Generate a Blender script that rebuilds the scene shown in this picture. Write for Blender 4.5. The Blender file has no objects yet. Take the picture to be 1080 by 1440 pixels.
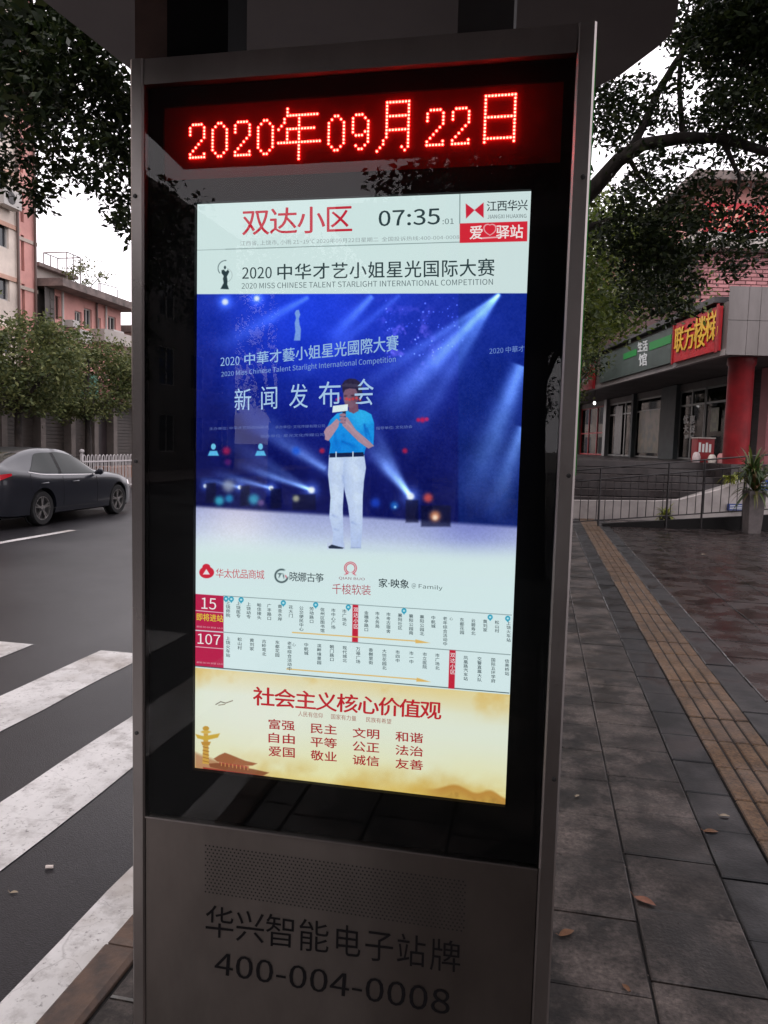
import bpy, bmesh, math, random
import numpy as np
from mathutils import Vector, Matrix, Euler

random.seed(7)
rng = np.random.default_rng(7)
C = bpy.context.scene.collection
S = bpy.context.scene
PI = math.pi

# ------------------------------------------------------------------ camera
CAMH = 1.55
YAW, PITCH, ROLL, FPX = 0.2002, 0.0890, 0.0266, 1064.9
_f = Vector((-math.sin(YAW)*math.cos(PITCH), math.cos(YAW)*math.cos(PITCH), -math.sin(PITCH)))
_r0 = Vector((math.cos(YAW), math.sin(YAW), 0))
_u0 = _r0.cross(_f)
CR = _r0*math.cos(ROLL) + _u0*math.sin(ROLL)
CU = -_r0*math.sin(ROLL) + _u0*math.cos(ROLL)
CF = _f
CO = Vector((0, 0, CAMH))
cd = bpy.data.cameras.new('camera'); cam = bpy.data.objects.new('camera', cd); C.objects.link(cam)
cd.sensor_fit = 'AUTO'; cd.sensor_width = 36.0; cd.lens = FPX/1440*36; cd.clip_start = 0.05; cd.clip_end = 2000
m = Matrix((( CR.x, CU.x, -CF.x, CO.x), (CR.y, CU.y, -CF.y, CO.y), (CR.z, CU.z, -CF.z, CO.z), (0, 0, 0, 1)))
cam.matrix_world = m
S.camera = cam
S.render.resolution_x = 768; S.render.resolution_y = 1024

# ------------------------------------------------------------------ sky and sun (flat overcast)
SUN_EL, SUN_AZ = math.radians(48), math.radians(215)
w = bpy.data.worlds.new('World'); S.world = w; w.use_nodes = True
nt = w.node_tree; nt.nodes.clear()
sky = nt.nodes.new('ShaderNodeTexSky'); sky.sky_type = 'NISHITA'; sky.sun_disc = False
sky.sun_elevation = SUN_EL; sky.sun_rotation = SUN_AZ; sky.dust_density = 4.0; sky.air_density = 1.0
hs = nt.nodes.new('ShaderNodeHueSaturation'); hs.inputs['Saturation'].default_value = 0.12
mx = nt.nodes.new('ShaderNodeMix'); mx.data_type = 'RGBA'; mx.inputs[0].default_value = 0.72
mx.inputs[7].default_value = (19.6, 18.4, 19.4, 1)
bg = nt.nodes.new('ShaderNodeBackground'); bg.inputs[1].default_value = 0.14
wo = nt.nodes.new('ShaderNodeOutputWorld')
nt.links.new(sky.outputs[0], hs.inputs['Color']); nt.links.new(hs.outputs[0], mx.inputs[6])
nt.links.new(mx.outputs[2], bg.inputs[0]); nt.links.new(bg.outputs[0], wo.inputs[0])
sd = bpy.data.lights.new('sun', 'SUN'); sd.energy = 0.8; sd.angle = math.radians(25); sd.color = (1, .97, .93)
sun = bpy.data.objects.new('sun', sd); C.objects.link(sun)
sun.rotation_euler = Euler((PI/2-SUN_EL, 0, PI-SUN_AZ), 'XYZ')
S.view_settings.view_transform = 'Standard'; S.view_settings.look = 'None'
S.view_settings.exposure = 0.0; S.view_settings.gamma = 1; S.view_settings.use_curve_mapping = False
S.render.engine = 'CYCLES'
S.cycles.use_denoising = True
S.cycles.max_bounces = 7; S.cycles.diffuse_bounces = 3; S.cycles.glossy_bounces = 4
S.cycles.transparent_max_bounces = 10; S.cycles.sample_clamp_indirect = 6

# ------------------------------------------------------------------ helpers
def ray(u, v):
    return CR*((u-540)/FPX) - CU*((v-720)/FPX) + CF
def on_z(u, v, z):
    d = ray(u, v); return CO + d*((z-CAMH)/d.z)
def on_x(u, v, X):
    d = ray(u, v); return CO + d*(X/d.x)
def on_y(u, v, Y):
    d = ray(u, v); return CO + d*(Y/d.y)
HF = Vector((-math.sin(YAW), math.cos(YAW), 0)); HR = Vector((math.cos(YAW), math.sin(YAW), 0))
def on_d(u, v, D):                       # point on the vertical plane D metres ahead
    d = ray(u, v); return CO + d*(D/d.dot(HF))
def on_l(u, v, L):                       # point on the vertical plane L metres to the side
    d = ray(u, v); return CO + d*(L/d.dot(HR))
def ldz(l, d, z): return HR*l + HF*d + Vector((0, 0, z))
def to_ldz(p): return (p.dot(HR), p.dot(HF), p.z)
def proj_np(P):
    d = P - np.array(CO); w_ = d@np.array(CF)
    return 540+FPX*(d@np.array(CR))/w_, 720-FPX*(d@np.array(CU))/w_

def link(o, parent=None):
    C.objects.link(o)
    if parent is not None:
        o.parent = parent
        if parent.type == 'EMPTY': o.matrix_parent_inverse = parent.matrix_basis.inverted()
    return o
def tag(o, label=None, cat=None, group=None, kind=None):
    if label: o['label'] = label
    if cat: o['category'] = cat
    if group: o['group'] = group
    if kind: o['kind'] = kind
    return o
def empty(name, loc, label=None, cat=None, group=None):
    o = bpy.data.objects.new(name, None); o.location = loc; o.empty_display_size = .2; C.objects.link(o)
    return tag(o, label, cat, group)
def copy_tree(o, parent=None):
    c = o.copy(); C.objects.link(c); c.parent = parent
    for ch in list(o.children): copy_tree(ch, c)
    return c

class MB:
    def __init__(s): s.v = []; s.f = []; s.m = []; s.cur = 0
    def add(s, vs, fs):
        n = len(s.v); s.v += [tuple(v) for v in vs]
        for f in fs: s.f.append(tuple(i+n for i in f)); s.m.append(s.cur)
        return s
    def box(s, a, b, T=None):
        (x0, y0, z0), (x1, y1, z1) = a, b
        vs = [(x0,y0,z0),(x1,y0,z0),(x1,y1,z0),(x0,y1,z0),(x0,y0,z1),(x1,y0,z1),(x1,y1,z1),(x0,y1,z1)]
        if T: vs = [T(*v) for v in vs]
        return s.add(vs, [(0,3,2,1),(4,5,6,7),(0,1,5,4),(1,2,6,5),(2,3,7,6),(3,0,4,7)])
    def bbox(s, a, b, e=.004, T=None):   # box with chamfered edges along top
        (x0, y0, z0), (x1, y1, z1) = a, b
        vs = [(x0,y0,z0),(x1,y0,z0),(x1,y1,z0),(x0,y1,z0),(x0,y0,z1-e),(x1,y0,z1-e),(x1,y1,z1-e),(x0,y1,z1-e),
              (x0+e,y0+e,z1),(x1-e,y0+e,z1),(x1-e,y1-e,z1),(x0+e,y1-e,z1)]
        if T: vs = [T(*v) for v in vs]
        return s.add(vs, [(0,3,2,1),(8,9,10,11),(0,1,5,4),(1,2,6,5),(2,3,7,6),(3,0,4,7),(4,5,9,8),(5,6,10,9),(6,7,11,10),(7,4,8,11)])
    def prism(s, pts, ax, t0, t1):       # extrude polygon pts (world Vectors) along vector ax
        n = len(pts); a = [Vector(p)+ax*t0 for p in pts]; b = [Vector(p)+ax*t1 for p in pts]
        return s.add(a+b, [tuple(range(n))[::-1], tuple(range(n, 2*n))] + [(i, (i+1) % n, n+(i+1) % n, n+i) for i in range(n)])
    def tube(s, pts, rad, n=8, cap=True):
        pts = [Vector(p) for p in pts]
        if not hasattr(rad, '__len__'): rad = [rad]*len(pts)
        base = len(s.v); prev = None
        for i, p in enumerate(pts):
            t = (pts[min(i+1, len(pts)-1)] - pts[max(i-1, 0)]).normalized()
            if prev is None:
                a = Vector((0, 0, 1)) if abs(t.z) < .9 else Vector((1, 0, 0))
                x = t.cross(a).normalized()
            else:
                x = (prev - t*prev.dot(t)).normalized()
            prev = x; y = t.cross(x)
            for k in range(n):
                q = p + (x*math.cos(2*PI*k/n) + y*math.sin(2*PI*k/n))*rad[i]; s.v.append(tuple(q))
        for i in range(len(pts)-1):
            for k in range(n):
                s.f.append((base+i*n+k, base+i*n+(k+1) % n, base+(i+1)*n+(k+1) % n, base+(i+1)*n+k)); s.m.append(s.cur)
        if cap:
            s.f.append(tuple(base+k for k in range(n))[::-1]); s.m.append(s.cur)
            s.f.append(tuple(base+(len(pts)-1)*n+k for k in range(n))); s.m.append(s.cur)
        return s
    def lathe(s, prof, c=(0, 0, 0), n=16, ax='z'):
        base = len(s.v)
        for r, h in prof:
            for k in range(n):
                a = 2*PI*k/n
                p = (r*math.cos(a), r*math.sin(a), h) if ax == 'z' else (h, r*math.cos(a), r*math.sin(a))
                s.v.append((p[0]+c[0], p[1]+c[1], p[2]+c[2]))
        for i in range(len(prof)-1):
            for k in range(n):
                s.f.append((base+i*n+k, base+i*n+(k+1) % n, base+(i+1)*n+(k+1) % n, base+(i+1)*n+k)); s.m.append(s.cur)
        s.f.append(tuple(base+k for k in range(n))[::-1]); s.m.append(s.cur)
        s.f.append(tuple(base+(len(prof)-1)*n+k for k in range(n))); s.m.append(s.cur)
        return s
    def build(s, name, mats, parent=None, smooth=False, label=None, cat=None, group=None, kind=None):
        me = bpy.data.meshes.new(name); me.from_pydata(s.v, [], s.f)
        if not isinstance(mats, (list, tuple)): mats = [mats]
        for mt in mats: me.materials.append(mt)
        if len(mats) > 1: me.polygons.foreach_set('material_index', s.m)
        if smooth:
            me.polygons.foreach_set('use_smooth', [True]*len(me.polygons))
            try: me.set_sharp_from_angle(angle=math.radians(40))
            except Exception: pass
        me.update()
        return tag(link(bpy.data.objects.new(name, me), parent), label, cat, group, kind)

# ------------------------------------------------------------------ materials
def lin(c): return tuple(((x/255)/12.92 if x/255 <= .04045 else ((x/255+.055)/1.055)**2.4) for x in c)
MATS = {}
def mat(name, base, rough=.6, metal=0, var=.0, scale=5., rvar=0., bump=0., bscale=None, detail=6, spec=.5, base2=None,
        emit=None, estr=1., objrand=0., stretch=None, coat=0., space='Position', lo=.35, hi=.65, dist=.01):
    if name in MATS: return MATS[name]
    m = bpy.data.materials.new(name); m.use_nodes = True; N = m.node_tree.nodes; L = m.node_tree.links
    b = N['Principled BSDF']; MATS[name] = m
    b.inputs['Roughness'].default_value = rough; b.inputs['Metallic'].default_value = metal
    b.inputs['Specular IOR Level'].default_value = spec; b.inputs['Coat Weight'].default_value = coat
    b.inputs['Base Color'].default_value = (*base, 1)
    if var or rvar or bump or base2:
        g = N.new('ShaderNodeNewGeometry'); mp = N.new('ShaderNodeMapping')
        L.new(g.outputs['Position'], mp.inputs[0])
        if stretch: mp.inputs['Scale'].default_value = stretch
        nz = N.new('ShaderNodeTexNoise'); nz.inputs['Scale'].default_value = scale; nz.inputs['Detail'].default_value = detail
        nz.inputs['Roughness'].default_value = .62
        L.new(mp.outputs[0], nz.inputs['Vector'])
        mr = N.new('ShaderNodeMapRange'); mr.inputs[1].default_value = lo; mr.inputs[2].default_value = hi
        L.new(nz.outputs['Fac'], mr.inputs[0])
        b2 = base2 or tuple(x*(1-var) for x in base); b1 = base if base2 else tuple(min(1, x*(1+var)) for x in base)
        mc = N.new('ShaderNodeMix'); mc.data_type = 'RGBA'
        mc.inputs[6].default_value = (*b1, 1); mc.inputs[7].default_value = (*b2, 1)
        L.new(mr.outputs[0], mc.inputs[0]); col = mc.outputs[2]
        if objrand:
            oi = N.new('ShaderNodeObjectInfo'); r = N.new('ShaderNodeMapRange')
            r.inputs[3].default_value = 1-objrand; r.inputs[4].default_value = 1+objrand
            L.new(oi.outputs['Random'], r.inputs[0])
            h = N.new('ShaderNodeHueSaturation'); L.new(r.outputs[0], h.inputs['Value']); L.new(col, h.inputs['Color']); col = h.outputs[0]
        L.new(col, b.inputs['Base Color'])
        if rvar:
            n2 = N.new('ShaderNodeTexNoise'); n2.inputs['Scale'].default_value = scale*.45; n2.inputs['Detail'].default_value = 5
            L.new(mp.outputs[0], n2.inputs['Vector'])
            r2 = N.new('ShaderNodeMapRange'); r2.inputs[1].default_value = .38; r2.inputs[2].default_value = .62
            r2.inputs[3].default_value = max(.02, rough-rvar); r2.inputs[4].default_value = min(1, rough+rvar)
            L.new(n2.outputs['Fac'], r2.inputs[0]); L.new(r2.outputs[0], b.inputs['Roughness'])
        if bump:
            n3 = N.new('ShaderNodeTexNoise'); n3.inputs['Scale'].default_value = bscale or scale*8; n3.inputs['Detail'].default_value = 4
            L.new(mp.outputs[0], n3.inputs['Vector'])
            bp = N.new('ShaderNodeBump'); bp.inputs['Strength'].default_value = bump; bp.inputs['Distance'].default_value = dist
            L.new(n3.outputs['Fac'], bp.inputs['Height']); L.new(bp.outputs[0], b.inputs['Normal'])
    if emit:
        b.inputs['Emission Color'].default_value = (*emit, 1); b.inputs['Emission Strength'].default_value = estr
    return m
def emis(name, col, s=1., base=(0, 0, 0)):
    if name in MATS: return MATS[name]
    m = bpy.data.materials.new(name); m.use_nodes = True; N = m.node_tree.nodes; L = m.node_tree.links
    N.clear(); e = N.new('ShaderNodeEmission'); e.inputs[0].default_value = (*col, 1); e.inputs[1].default_value = s
    o = N.new('ShaderNodeOutputMaterial'); L.new(e.outputs[0], o.inputs[0]); MATS[name] = m
    return m
def glass_mat(name, tint=(1, 1, 1), rough=0.0, ior=1.5, mixgloss=None):
    m = bpy.data.materials.new(name); m.use_nodes = True; N = m.node_tree.nodes; L = m.node_tree.links; N.clear()
    t = N.new('ShaderNodeBsdfTransparent'); t.inputs[0].default_value = (*tint, 1)
    g = N.new('ShaderNodeBsdfGlossy'); g.inputs['Roughness'].default_value = rough
    f = N.new('ShaderNodeFresnel'); f.inputs[0].default_value = ior
    x = N.new('ShaderNodeMixShader'); o = N.new('ShaderNodeOutputMaterial')
    L.new(f.outputs[0], x.inputs[0]); L.new(t.outputs[0], x.inputs[1]); L.new(g.outputs[0], x.inputs[2]); L.new(x.outputs[0], o.inputs[0])
    MATS[name] = m; return m
def leaf_mat(name, cols, trans=.35, rough=.45):
    m = bpy.data.materials.new(name); m.use_nodes = True; N = m.node_tree.nodes; L = m.node_tree.links
    b = N['Principled BSDF']; g = N.new('ShaderNodeNewGeometry'); cr = N.new('ShaderNodeValToRGB')
    el = cr.color_ramp.elements; el[0].color = (*cols[0], 1); el[1].color = (*cols[-1], 1); el[1].position = 1
    for i, c in enumerate(cols[1:-1]):
        e = el.new((i+1)/(len(cols)-1)); e.color = (*c, 1)
    L.new(g.outputs['Random Per Island'], cr.inputs[0]); L.new(cr.outputs[0], b.inputs['Base Color'])
    b.inputs['Roughness'].default_value = rough; b.inputs['Specular IOR Level'].default_value = .35
    tr = N.new('ShaderNodeBsdfTranslucent'); L.new(cr.outputs[0], tr.inputs[0])
    x = N.new('ShaderNodeMixShader'); x.inputs[0].default_value = trans
    L.new(b.outputs[0], x.inputs[1]); L.new(tr.outputs[0], x.inputs[2]); L.new(x.outputs[0], N['Material Output'].inputs[0])
    MATS[name] = m; return m

def panes_mat(name, a, b_, sx=.45, sz=.25, grout=.03, axis='xz'):
    pass

ROADZ = -0.13
# ================================================================== GROUND
M_asph = mat('wet_asphalt', (.016, .0148, .0175), .38, var=.3, scale=.55, rvar=.10, bump=.45, bscale=190, detail=8, spec=.42, dist=.004)
def add_asphalt_grain():
    m = M_asph; N = m.node_tree.nodes; L = m.node_tree.links; b = N['Principled BSDF']
    src = b.inputs['Base Color'].links[0].from_socket
    g = N.new('ShaderNodeNewGeometry'); v = N.new('ShaderNodeTexNoise'); v.inputs['Scale'].default_value = 55; v.inputs['Detail'].default_value = 5
    v.inputs['Roughness'].default_value = .8
    L.new(g.outputs['Position'], v.inputs['Vector'])
    r = N.new('ShaderNodeMapRange'); r.inputs[1].default_value = .35; r.inputs[2].default_value = .7; r.inputs[3].default_value = .55; r.inputs[4].default_value = 1.5
    L.new(v.outputs['Fac'], r.inputs[0])
    h = N.new('ShaderNodeHueSaturation'); L.new(r.outputs[0], h.inputs['Value']); L.new(src, h.inputs['Color']); L.new(h.outputs[0], b.inputs['Base Color'])
add_asphalt_grain()
M_earth = mat('far_ground', (.08, .07, .06), .9, var=.3, scale=.2)
KX = -1.2                                     # kerb edge towards the road
KX0, KX1 = on_z(50, 1440, 0).x, on_z(115, 1440, 0).x
mb = MB(); mb.add([(-400, -400, -.3), (400, -400, -.3), (400, 600, -.3), (-400, 600, -.3)], [(0, 1, 2, 3)])
mb.build('ground', M_earth, kind='structure', label='dull earth under the whole street')
FARX = on_z(183, 688, ROADZ).x                # guard rail line
FK = FARX - .5
mb = MB(); mb.box((FK, -60, -.29), (KX0, 160, ROADZ))
mb.build('road', M_asph, kind='structure', label='wet dark grey asphalt road with zebra crossing')

def sheet(poly, z, name, m, parent=None, thick=.0, **k):
    b = MB(); n = len(poly); b.add([(p[0], p[1], z) for p in poly], [tuple(range(n))]); return b.build(name, m, parent, **k)
# worn thermoplastic paint
def paint_mat():
    m = mat('worn_road_paint', (.60, .58, .575), .5, var=.16, scale=2.2, bump=.3, bscale=60, spec=.4, dist=.004, stretch=(1, .5, 1))
    N = m.node_tree.nodes; L = m.node_tree.links; b = N['Principled BSDF']
    src = b.inputs['Base Color'].links[0].from_socket
    g = N.new('ShaderNodeNewGeometry'); last = src
    for sc, dt, lo, hi, col in ((7, 10, .50, .72, (.17, .145, .135)), (45, 5, .58, .70, (.07, .06, .06)), (1.3, 4, .48, .70, (.27, .225, .19)), (18, 8, .62, .72, (.06, .055, .055))):
        n = N.new('ShaderNodeTexNoise'); n.inputs['Scale'].default_value = sc; n.inputs['Detail'].default_value = dt; n.inputs['Roughness'].default_value = .7
        L.new(g.outputs['Position'], n.inputs['Vector'])
        r = N.new('ShaderNodeMapRange'); r.inputs[1].default_value = lo; r.inputs[2].default_value = hi; r.inputs[4].default_value = .75
        L.new(n.outputs['Fac'], r.inputs[0])
        x = N.new('ShaderNodeMix'); x.data_type = 'RGBA'; L.new(r.outputs[0], x.inputs[0]); L.new(last, x.inputs[6]); x.inputs[7].default_value = (*col, 1)
        last = x.outputs[2]
    # thin cracks across the paint
    v = N.new('ShaderNodeTexVoronoi'); v.feature = 'DISTANCE_TO_EDGE'; v.inputs['Scale'].default_value = 1.9
    mp = N.new('ShaderNodeMapping'); mp.inputs['Scale'].default_value = (.8, 1.25, 1); nn = N.new('ShaderNodeTexNoise'); nn.inputs['Scale'].default_value = 4
    ad = N.new('ShaderNodeMixRGB'); ad.blend_type = 'ADD'; ad.inputs[0].default_value = .25
    L.new(g.outputs['Position'], nn.inputs['Vector']); L.new(g.outputs['Position'], ad.inputs[1]); L.new(nn.outputs['Color'], ad.inputs[2])
    L.new(ad.outputs[0], mp.inputs[0]); L.new(mp.outputs[0], v.inputs['Vector'])
    r = N.new('ShaderNodeMapRange'); r.inputs[1].default_value = .0; r.inputs[2].default_value = .006; r.inputs[3].default_value = .35; r.inputs[4].default_value = 0
    L.new(v.outputs['Distance'], r.inputs[0])
    x = N.new('ShaderNodeMix'); x.data_type = 'RGBA'; L.new(r.outputs[0], x.inputs[0]); L.new(last, x.inputs[6]); x.inputs[7].default_value = (.14, .12, .12, 1)
    L.new(x.outputs[2], b.inputs['Base Color'])
    return m
M_paint = paint_mat()
def gx(*q): return sum(on_z(u, v, ROADZ).x for u, v in q)/len(q)
YE = on_z(141, 915, ROADZ).y
stripes = []
ax0, ax1 = gx((185, 1222), (0, 1410)), gx((185, 1285), (45, 1440))
stripes.append((gx((185, 1009), (45, 1100), (0, 1127)), gx((185, 1081), (0, 1227))))
stripes.append((gx((141, 915), (0, 980)), gx((185, 934), (0, 1029))))
wd = stripes[0][1]-stripes[0][0]
pitch_ = stripes[0][0]-stripes[1][0]
x0 = on_z(52, 905, ROADZ).x
for k in range(9): stripes.append((x0-wd-k*pitch_+.0, x0-k*pitch_)) if k == 0 else stripes.append((x0-wd-k*pitch_, x0-k*pitch_))
def wavy(x0, x1, y0, y1, z, name, label, n=26, amp=.006):
    b = MB(); vs = []; fs = []
    for i in range(n+1):
        y = y0+(y1-y0)*i/n
        vs += [(x0+random.uniform(-amp, amp), y, z), (x1+random.uniform(-amp, amp), y, z)]
    for i in range(n): fs.append((2*i, 2*i+1, 2*i+3, 2*i+2))
    b.add(vs, fs); return b.build(name, M_paint, kind='structure', label=label)
wavy(ax0, KX0-.004, -3, YE, ROADZ+.004, 'crossing_stripe', 'narrow worn white stripe running along the kerb')
for i, (a, b) in enumerate(stripes):
    lab = ('first wide worn white crossing stripe out from the kerb', 'second wide white crossing stripe out from the kerb', 'third white crossing stripe out from the kerb')[min(i, 2)]
    wavy(a, b, -3 if i else -3, YE, ROADZ+.004, 'crossing_stripe', lab if i < 3 else 'white crossing stripe farther out beyond the left edge')
p0, p1 = on_z(5, 762, ROADZ), on_z(110, 745, ROADZ)
lx = (p0.x+p1.x)/2
for k in range(-1, 8):
    ya = on_z(5, 762, ROADZ).y - .6 + k*6; 
    if k < 0: continue
    wavy(lx-.075, lx+.075, ya if k else p0.y-.5, ya+ (p1.y-p0.y)+.5, ROADZ+.004, 'lane_line', 'thin white broken lane line beside the dark sedan' if k == 0 else 'thin white lane dash farther up the road', 6)

# far pavement
M_farpave = mat('far_pavement', (.16, .13, .12), .6, var=.25, scale=1.2)
MB().box((FK-14, -60, -.29), (FK-.002, 160, -.02)).build('far_pavement', M_farpave, kind='structure', label='brown pavement across the road')

# near pavement bed + kerb stones
M_bed = mat('joint_mortar', (.018, .016, .016), .8, var=.3, scale=6)
MB().box((KX0+.003, -12, -.29), (60, 120, -.012)).build('pavement', M_bed, kind='structure', label='dark jointed bed of the near pavement')
pave = bpy.data.objects['pavement']
M_kerb = mat('kerb_granite', (.11, .070, .052), .65, base2=(.055, .042, .038), scale=14, bump=.4, bscale=60, detail=8, spec=.4, lo=.4, hi=.66)
kerb_w = KX1-KX0
km = MB().bbox((0, 0, -.2), (kerb_w, .985, 0.0), .012)
k0 = km.build('kerb_stone', M_kerb, pave); k0.location = (KX0+.0, -2.0, .012)
for i in range(1, 26):
    o = k0.copy(); C.objects.link(o); o.parent = pave; o.location = (KX0+random.uniform(-.002, .003), -2+i*1.0, .012+random.uniform(-.002, .002)); 
pave_children_fix = []

# paving slabs: pale grey band, dark band, tactile band, dark red-brown plaza
XA, XB, XC, XD = on_z(926, 1435, 0).x, on_z(1080, 1387, 0).x, (on_z(826, 750, 0).x+on_z(1020, 1110, 0).x)/2, (on_z(849, 750, 0).x+on_z(1080, 1040, 0).x)/2
def slab_mat(name, c1, c2, rough, rv, orand=.25, bump=.25, c3=None, c3r=(.6, .8)):
    m = mat(name, c1, rough, base2=c2, scale=7, rvar=rv, bump=bump, bscale=85, objrand=orand, detail=9, spec=.38, lo=.36, hi=.64, dist=.004)
    if c3:
        N = m.node_tree.nodes; L = m.node_tree.links; b = N['Principled BSDF']; src = b.inputs['Base Color'].links[0].from_socket
        g = N.new('ShaderNodeNewGeometry'); n = N.new('ShaderNodeTexNoise'); n.inputs['Scale'].default_value = 2.6; n.inputs['Detail'].default_value = 9; n.inputs['Roughness'].default_value = .7
        L.new(g.outputs['Position'], n.inputs['Vector'])
        r = N.new('ShaderNodeMapRange'); r.inputs[1].default_value = .46; r.inputs[2].default_value = .66; r.inputs[4].default_value = .85
        L.new(n.outputs['Fac'], r.inputs[0])
        x = N.new('ShaderNodeMix'); x.data_type = 'RGBA'; L.new(r.outputs[0], x.inputs[0]); L.new(src, x.inputs[6]); x.inputs[7].default_value = (*c3, 1)
        n4 = N.new('ShaderNodeTexNoise'); n4.inputs['Scale'].default_value = 55; n4.inputs['Detail'].default_value = 6; n4.inputs['Roughness'].default_value = .75
        L.new(g.outputs['Position'], n4.inputs['Vector']); r4 = N.new('ShaderNodeMapRange'); r4.inputs[1].default_value = .35; r4.inputs[2].default_value = .68; r4.inputs[3].default_value = .4; r4.inputs[4].default_value = 1.45
        L.new(n4.outputs['Fac'], r4.inputs[0]); h4 = N.new('ShaderNodeHueSaturation'); L.new(r4.outputs[0], h4.inputs['Value']); L.new(x.outputs[2], h4.inputs['Color'])
        L.new(h4.outputs[0], b.inputs['Base Color'])
    return m
M_sg = slab_mat('grey_granite_slab', (.036, .029, .026), (.011, .009, .0085), .48, .17, c3=(.165, .132, .118))
M_sd = slab_mat('dark_granite_slab', (.012, .0125, .0145), (.005, .005, .006), .42, .14, orand=.2, c3=(.024, .023, .025))
M_sp = slab_mat('brown_plaza_slab', (.032, .022, .021), (.013, .010, .010), .27, .12, orand=.35, c3=(.055, .038, .034))
M_tac = slab_mat('ochre_tactile_tile', (.15, .082, .038), (.075, .043, .024), .5, .14, orand=.22, bump=.5, c3=(.17, .10, .055))
M_groove = mat('dark_groove', (.018, .012, .009), .8)  # dark base colour on the plate between the raised bars
slab_cache = {}
def slab_mesh(w_, l_, m, kind='flat'):
    key = (round(w_, 3), round(l_, 3), m.name, kind)
    if key in slab_cache: return slab_cache[key]
    g = .004
    b = MB().bbox((g, g, -.04), (w_-g, l_-g, 0), .005)
    if kind == 'tactile':
        b.m = [1]*len(b.m)
        for q in range(4):
            c = w_*(q+.5)/4
            b.add([(c-w_/8+.006, .006, .0005), (c+w_/8-.006, .006, .0005), (c+w_/8-.006, l_-.006, .0005), (c-w_/8+.006, l_-.006, .0005),
                   (c-w_/8+.011, .011, .007), (c+w_/8-.011, .011, .007), (c+w_/8-.011, l_-.011, .007), (c-w_/8+.011, l_-.011, .007)],
                  [(4, 5, 6, 7), (0, 1, 5, 4), (1, 2, 6, 5), (2, 3, 7, 6), (3, 0, 4, 7)])
    me = bpy.data.meshes.new('paving_slab'); me.from_pydata(b.v, [], b.f); me.materials.append(m)
    if kind == 'tactile': me.materials.append(M_groove); me.polygons.foreach_set('material_index', b.m)
    slab_cache[key] = me
    return me
rest = {}
def slab(x, y, w_, l_, m, kind='flat', name='paving_slab'):
    c = np.array([[x+w_/2, y+l_/2, 0]]); d = (c-np.array(CO))@np.array(CF)
    vis = False
    if d[0] > .3:
        u, v = proj_np(c); u, v = u[0], v[0]
        du = w_*FPX/d[0]; dv = l_*CAMH*FPX/d[0]**2
        vis = (760-du < u < 1080+du or u < 190+du) and -100 < v < 1440+dv and dv > 7.5 and (y < 9.5)
    if vis:
        o = bpy.data.objects.new(name, slab_mesh(w_, l_, m, kind)); C.objects.link(o); o.parent = pave
        o.location = (x, y, random.uniform(-.0035, .0025)); o.rotation_euler = (random.uniform(-.002, .002), random.uniform(-.002, .002), 0)
        return 1
    z = random.uniform(-.002, .001)
    b = rest.setdefault(m.name, MB())
    b.bbox((x+.004, y+.004, -.04+z), (x+w_-.004, y+l_-.004, z), .005)
    if kind == 'tactile':
        for q in range(4):
            c = x+w_*(q+.5)/4; b.box((c-w_/8+.009, y+.008, z+.0005), (c+w_/8-.009, y+l_-.008, z+.007))
    return 0
ns = 0
# grey band (each column with its own offset)
gw = XB-XA
cols = []
x = XA
while x > KX1+.05:
    x2 = max(KX1+.012, x-gw); cols.append((x2, x)); x = x2
cols = [(XA, XB)]+cols
offs = [on_z(800, 1324, 0).y, on_z(860, 1188, 0).y]
for ci, (a, b_) in enumerate(cols):
    y = -3 + (offs[ci % 2] % .36)
    while y < 26:
        l_ = .36; ns += slab(a, y, b_-a, l_, M_sg); y += l_
y = -3+.1
while y < 26:
    ns += slab(XB, y, XC-XB, .36, M_sd); y += .36
y = -3+.05
TL = .36
while y < 17.5:
    ns += slab(XC, y, XD-XC, TL, M_tac, 'tactile', 'tactile_tile'); y += TL
x = XD
first = True
ci = 0
while x < 12:
    w_ = .2 if ci == 0 else .52
    y = -3+(.26 if ci % 2 else 0)
    while y < 19:
        ns += slab(x, y, w_, .52, M_sd if (ci == 0) else M_sp); y += .52
    x += w_; ci += 1
for k, b in rest.items():
    b.build('far_paving_slabs', MATS[k], pave, kind='stuff')
print('slabs', ns)
# ================================================================== KIOSK
KY = 1.4915                                        # glass plane
kc = on_y(500, 1200, KY)
kiosk = empty('bus_information_kiosk', (-.40, KY+.09, 0), 'tall brushed steel bus stop display with lit screen and red LED date', 'information kiosk')
def P(u, v, dy=0.0):
    p = on_y(u, v, KY); return Vector((p.x, KY+dy, p.z))
gx0 = -.8274; gx1 = .0333; gz1 = CAMH+.7202; gz0 = CAMH-.8408
FL, FR = P(184.5, 700).x, P(810, 700).x
FL = P(186.5, 800).x; FRo = P(837.5, 78).x
FT = P(185, 85).z
M_steel = mat('brushed_steel', (.31, .28, .27), .36, metal=1, var=.13, scale=5, rvar=.10, bump=.05, bscale=420, dist=.0015, stretch=(1, 1, .5))
M_steelp = mat('brushed_steel_panel', (.205, .178, .165), .42, metal=1, var=.16, scale=4.5, rvar=.12, bump=.06, bscale=420, dist=.0015, stretch=(1, 1, .45))
M_black = mat('black_surround', (.003, .003, .004), .7, spec=.15)
M_dark = mat('dark_metal', (.05, .047, .048), .45, metal=.3, var=.2, scale=3)
D1 = .17
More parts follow.
